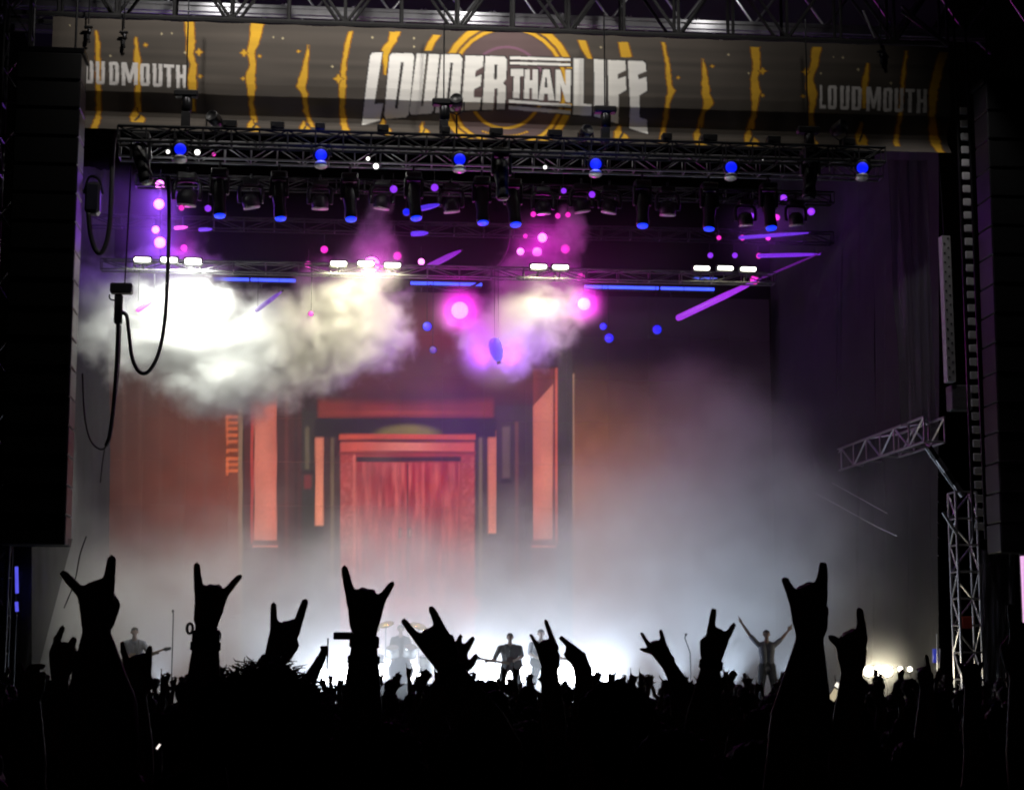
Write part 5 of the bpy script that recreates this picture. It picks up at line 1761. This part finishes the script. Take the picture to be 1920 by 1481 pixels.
# phones and glow sticks lit in the crowd
for px_, py_, d_, w_, h_, colr, st_, lb in [(297, 1399, 4.6, .003, .008, (1, .9, .85), 1.2, 'tiny lit phone torch low in the dark crowd at the left'),
                                          (1564, 1302, 8.5, .018, .03, (1, .85, .55), .5, 'lit phone screen tilted in the crowd right of the largest horns'),
                                          (1570, 1284, 8.5, .012, .012, (1, .92, .8), 1.2, 'small lit phone torch above the tilted phone screen'),
                                          (1762, 1306, 12, .014, .02, (.02, .03, 1), 1.2, 'small blue glowing phone in the crowd at the right'),
                                          (947, 1303, 12, .02, .01, (.9, .9, 1), 1.2, 'small lit phone in the crowd below the guitarist')]:
    c = near(px_, py_, d_)
    e = empty('phone', c, lb, 'phone')
    Rm = Matrix.Rotation(R(35), 4, 'Y')
    b = MB().box((-w_, 0, -h_), (w_, .008, h_), .002)
    b.v = [Matrix.Translation(c) @ Rm @ Vector(q) for q in b.v]
    b.build('case', BLACK, e)
    b = MB().box((-w_ * .9, -.003, -h_ * .9), (w_ * .9, -.0005, h_ * .9))
    b.v = [Matrix.Translation(c) @ Rm @ Vector(q) for q in b.v]
    b.build('screen', glow('phone_%d' % px_, colr, st_), e)

# ---------------------------------------------------------------- the band
def neck_guitar(c, d, label, body_col, Lb=.42, Ln=.62):
    """electric guitar: body centre c, unit direction of the neck d (roughly across), facing the crowd"""
    d = Vector(d).normalized()
    e = empty('guitar', c, label, 'guitar', 'guitars of the band')
    n = Vector((0, -1, 0))
    s_ = d.cross(n).normalized()
    out = []
    for a, r_ in [(0, .17), (25, .2), (50, .23), (75, .2), (95, .17), (120, .19), (150, .25), (180, .26), (210, .25), (240, .2), (265, .17), (290, .21), (315, .24), (340, .19)]:
        g = R(a)
        out.append(c + d * r_ * math.cos(g) * .95 + s_ * r_ * math.sin(g) * .85)
    m = len(out)
    v = [q + n * .022 for q in out] + [q - n * .022 for q in out]
    f = [tuple(range(m)), tuple(range(2 * m - 1, m - 1, -1))] + [(i, i + m, (i + 1) % m + m, (i + 1) % m) for i in range(m)]
    MB().add(v, f).build('body', body_col, e)
    p0, p1 = c + d * .1 + n * .03, c + d * (.2 + Ln) + n * .03
    MB().tube([p0, p1], [.03, .022], 8).build('neck', mat('maple_neck', (.25, .15, .08), .5), e)
    hb_ = MB().tube([p1, p1 + d * .06 + s_ * .01, p1 + d * .18 + s_ * .03], [.024, .045, .03], 6).build('headstock', BLACK, e)
    for k in range(3):
        q = p1 + d * (.05 + .045 * k) + s_ * .05
        MB().tube([q, q + s_ * .03], .008, 6).build('tuning_peg', ALU, hb_)
    MB().box((c.x - .05, c.y - .04, c.z - .03), (c.x + .05, c.y - .024, c.z + .03)).build('pickup', RUBBER, e)
    return e


def player(px, pytop, Y, label, neck, shirt, bodycol, glabel, h=1.76, width=1.15, hair='short', turn=0.0, zfloor=None):
    x_ = X(px, Y, pytop)
    B = Body()
    z0 = DECK if zfloor is None else zfloor
    Sl, Sr, hc, f_, k = trunk(B, (x_, Y, z0), h, -1.0, legs=((-.17, .05), (.17, -.05)), head_turn=turn, lean=.04, width=width, bulk=1.35)
    nd = Vector((neck[0], -.25, neck[1])).normalized()
    gc = Vector((x_ - neck[0] * .05, Y - .2, z0 + 1.0 * k))
    w_neck = gc + nd * .62 + Vector((0, .03, -.03))
    w_str = gc + Vector((-.05 * neck[0], -.06, .09))
    left, right = (Sl, Sr) if neck[0] < 0 else (Sr, Sl)
    e1 = left.lerp(w_neck, .5) + Vector((0, .02, -.13))
    e2 = right.lerp(w_str, .5) + Vector((.12 if neck[0] < 0 else -.12, .1, -.06))
    arm(B, left, e1, w_neck, k, 1, 0, .9)
    arm(B, right, e2, w_str, k, 1, 0, .9)
    fist_open(B, w_neck, (w_neck - e1), nd, (0, -1, .2), k, 'grip')
    fist_open(B, w_str, (w_str - e2), (0, 0, 1), (0, 1, -.2), k, 'grip')
    o = link('person', B.mesh('person', [SKIN, shirt, PANTS], .014))
    tag(o, label, 'person', 'band on the stage')
    hair_cap('hair', hc, k, f_, HAIR, o, hair, int(px))
    neck_guitar(gc, nd, glabel, bodycol)
    MB().tube(smoothpath([gc + nd * .15 + Vector((0, 0, .08)), left.lerp(right, .25) + Vector((0, -.1, -.02)), left.lerp(right, .3) + Vector((0, .0, .06)), (Sl + Sr) / 2 + Vector((0, .1, -.05)), right + Vector((0, .05, -.2)), gc - nd * .2]), .018, 6).build('strap', BLACK, o)
    return o


player(956, 1190, 42.9, 'guitarist in a dark bulky jacket backlit mid stage, guitar neck to the left', (-1, .16), SHIRT, mat('dark_red_lacquer', (.05, .008, .01), .2), 'dark electric guitar of the mid stage guitarist', 1.66, 1.35)
player(1014, 1182, 43.3, 'bearded-looking bass player half hidden behind the thin horns', (1, .15), GREYSH, BLACK, 'dark bass guitar half hidden behind the thin horns', 1.76, 1.2, 'short')
player(253, 1180, 43.2, 'bass player at the left of the stage facing the crowd', (1, .35), GREYSH, mat('pale_lacquer', (.4, .3, .2), .25), 'bass guitar at the left of the stage, neck up to the right', 1.78, 1.1)
# singer with both arms spread up
B = Body()
Yv = 42.5
xv = X(1437, Yv, 1200)
Sl, Sr, hc, f_, k = trunk(B, (xv, Yv, DECK), 1.74, -1.0, legs=((-.14, 0), (.14, .04)), width=1.02, bulk=1.4)
for S, sx, wp in ((Sl, -1, (1390, 1167)), (Sr, 1, (1478, 1182))):
    w2 = at(wp[0], wp[1], Yv)
    e2 = S.lerp(w2, .5) + Vector((0, .02, -.03))
    arm(B, S, e2, w2, k, 1, 0, .85)
    fist_open(B, w2, (w2 - e2), (-sx * .4, 0, 1) if sx < 0 else (-.4, 0, 1), (0, -1, 0), k, 'point' if sx < 0 else 'open')
B.add((xv - .08, Yv, DECK + .84), (xv + .08, Yv, DECK + .84), .115, None, 1)
o = link('person', B.mesh('person', [SKIN, GREYSH, PANTS], .013))
tag(o, 'singer in a grey loose shirt facing the crowd with both arms spread up', 'person', 'band on the stage')
hair_cap('hair', hc, k * .97, f_, HAIR, o, 'short', 77)


def mic_stand(px, pytop, Y, label, boom=None):
    x_ = X(px, Y, pytop)
    zt_ = at(px, pytop, Y).z
    e = empty('microphone_stand', (x_, Y, DECK), label, 'microphone stand', 'microphone stands')
    MB().lathe([(.16, 0), (.16, .02), (.03, .04)], 16, Matrix.Translation((x_, Y, DECK))).build('base', BLACK, e)
    bar('pole', (x_, Y, DECK + .03), (x_, Y, zt_ - (.1 if boom else 0)), .014, DARKM, e)
    tip = Vector((x_, Y, zt_))
    if boom:
        tip = at(boom[0], boom[1], Y - .2)
        bar('boom', (x_, Y, zt_ - .1), tip, .011, DARKM, e)
    MB().lathe([(.014, 0), (.016, .12), (.026, .14), (.028, .17), (.016, .2)], 10, Matrix.LocRotScale(tip, Vector((0, -.7, .4)).to_track_quat('Z', 'Y'), None)).build('microphone', BLACK, e, True)


mic_stand(1294, 1215, 42.3, 'thin microphone stand with a boom left of the singer', (1284, 1196))
mic_stand(325, 1152, 43.0, 'tall thin pole stand right of the left bass player')
# drum kit on a riser
Yd = 44.5
xd = X(752, Yd, 1240)
rz_ = DECK + .5
ri = empty('drum_riser', (xd, Yd, DECK), 'black drum riser behind the floor lights', 'riser')
MB().box((xd - 1.4, Yd - .9, DECK + .004), (xd + 1.4, Yd + 1.2, rz_), .02).build('platform', BLACK, ri)
MB().box((xd - 1.42, Yd - .93, rz_ - .12), (xd + 1.42, Yd - .905, rz_ - .04)).build('trim', ALUD, ri)
dk = empty('drum_kit', (xd, Yd, rz_), 'white drum kit with golden cymbals on its riser between floor lights', 'drum kit')
SHELL = mat('white_drum_shell', (.7, .7, .68), .25)
HEAD = mat('drum_skin', (.75, .74, .7), .5)
BRASS = mat('brass_cymbal', (.65, .45, .16), .25, .95)


def drum(c, r_, d_, ax, name):
    M_ = Matrix.LocRotScale(Vector(c), Vector(ax).to_track_quat('Z', 'Y'), None)
    s_ = MB().lathe([(r_, -d_ / 2), (r_, d_ / 2)], 22, M_).build(name, SHELL, dk, True)
    MB().lathe([(r_ * .96, d_ / 2 + .002), (r_ * .5, d_ / 2 + .004)], 22, M_).build('skin', HEAD, s_)
    for e_ in (-1, 1):
        MB().lathe([(r_ * 1.01, e_ * d_ / 2 - .015), (r_ * 1.04, e_ * d_ / 2 - .012), (r_ * 1.04, e_ * d_ / 2 + .012), (r_ * 1.0, e_ * d_ / 2 + .015)], 22, M_).build('hoop', ALU, s_)


drum((xd - .02, Yd - .35, rz_ + .3), .29, .42, (0, -1, 0), 'bass_drum')
drum((xd - .22, Yd - .4, rz_ + .75), .15, .2, (-.1, -.5, 1), 'tom')
drum((xd + .2, Yd - .4, rz_ + .76), .16, .22, (.1, -.5, 1), 'tom')
drum((xd + .65, Yd - .1, rz_ + .45), .21, .38, (0, -.15, 1), 'floor_tom')
drum((xd - .6, Yd + .05, rz_ + .58), .18, .16, (0, -.2, 1), 'snare_drum')
for dx, dy, zc, rc_, tl in ((-.75, -.3, 1.25, .23, -.35), (-.38, -.1, 1.42, .2, -.25), (.42, -.1, 1.38, .22, .3), (.85, -.25, 1.2, .26, .35), (-1.05, .1, 1.0, .18, 0)):
    q = Vector((xd + dx, Yd + dy, rz_ + zc))
    M_ = Matrix.LocRotScale(q, Vector((tl, -.45, 1)).to_track_quat('Z', 'Y'), None)
    cy_m = MB().lathe([(rc_, -.012), (rc_ * .5, .005), (rc_ * .22, .014), (rc_ * .16, .035), (.012, .045), (.012, .06)], 22, M_).build('cymbal', BRASS, dk, True)
    MB().tube([(q.x, q.y + .02, rz_), (q.x, q.y + .02, q.z - .02), q], .013, 6).build('cymbal_stand', ALU, dk)
o, hc, f_, k = plain_person((xd, Yd + .5, rz_ - .3), 1.7, 'drummer behind the drum kit between the floor lights', 'band on the stage', face=-1.0, voxel=.016, legs=((-.2, .1), (.2, .1)))
hair_cap('hair', hc, k, f_, HAIR, o, 'short', 9)
# stand with blue and white lamps by the pale tower
c = at(1756, 1250, 41.6)
e = empty('lamp_stand', (c.x, 41.6, DECK), 'slim stand with a blue lamp and a pale tube left of the pale tower', 'lamp stand')
bar('pole', (c.x, 41.6, DECK), at(1757, 1188, 41.6), .015, ALU, e)
MB().tube([at(1752, 1216, 41.5), at(1752, 1242, 41.5)], .05, 8).build('blue_lamp', glow('stand_blue', (.04, .06, .6), .5), e, True)
MB().tube([at(1762, 1216, 41.5), at(1761, 1252, 41.5)], .022, 8).build('pale_tube', mat('pale_plastic', (.6, .6, .62), .4), e, True)
MB().lathe([(.2, 0), (.2, .02), (.03, .05)], 14, Matrix.Translation((c.x, 41.6, DECK))).build('base', BLACK, e)
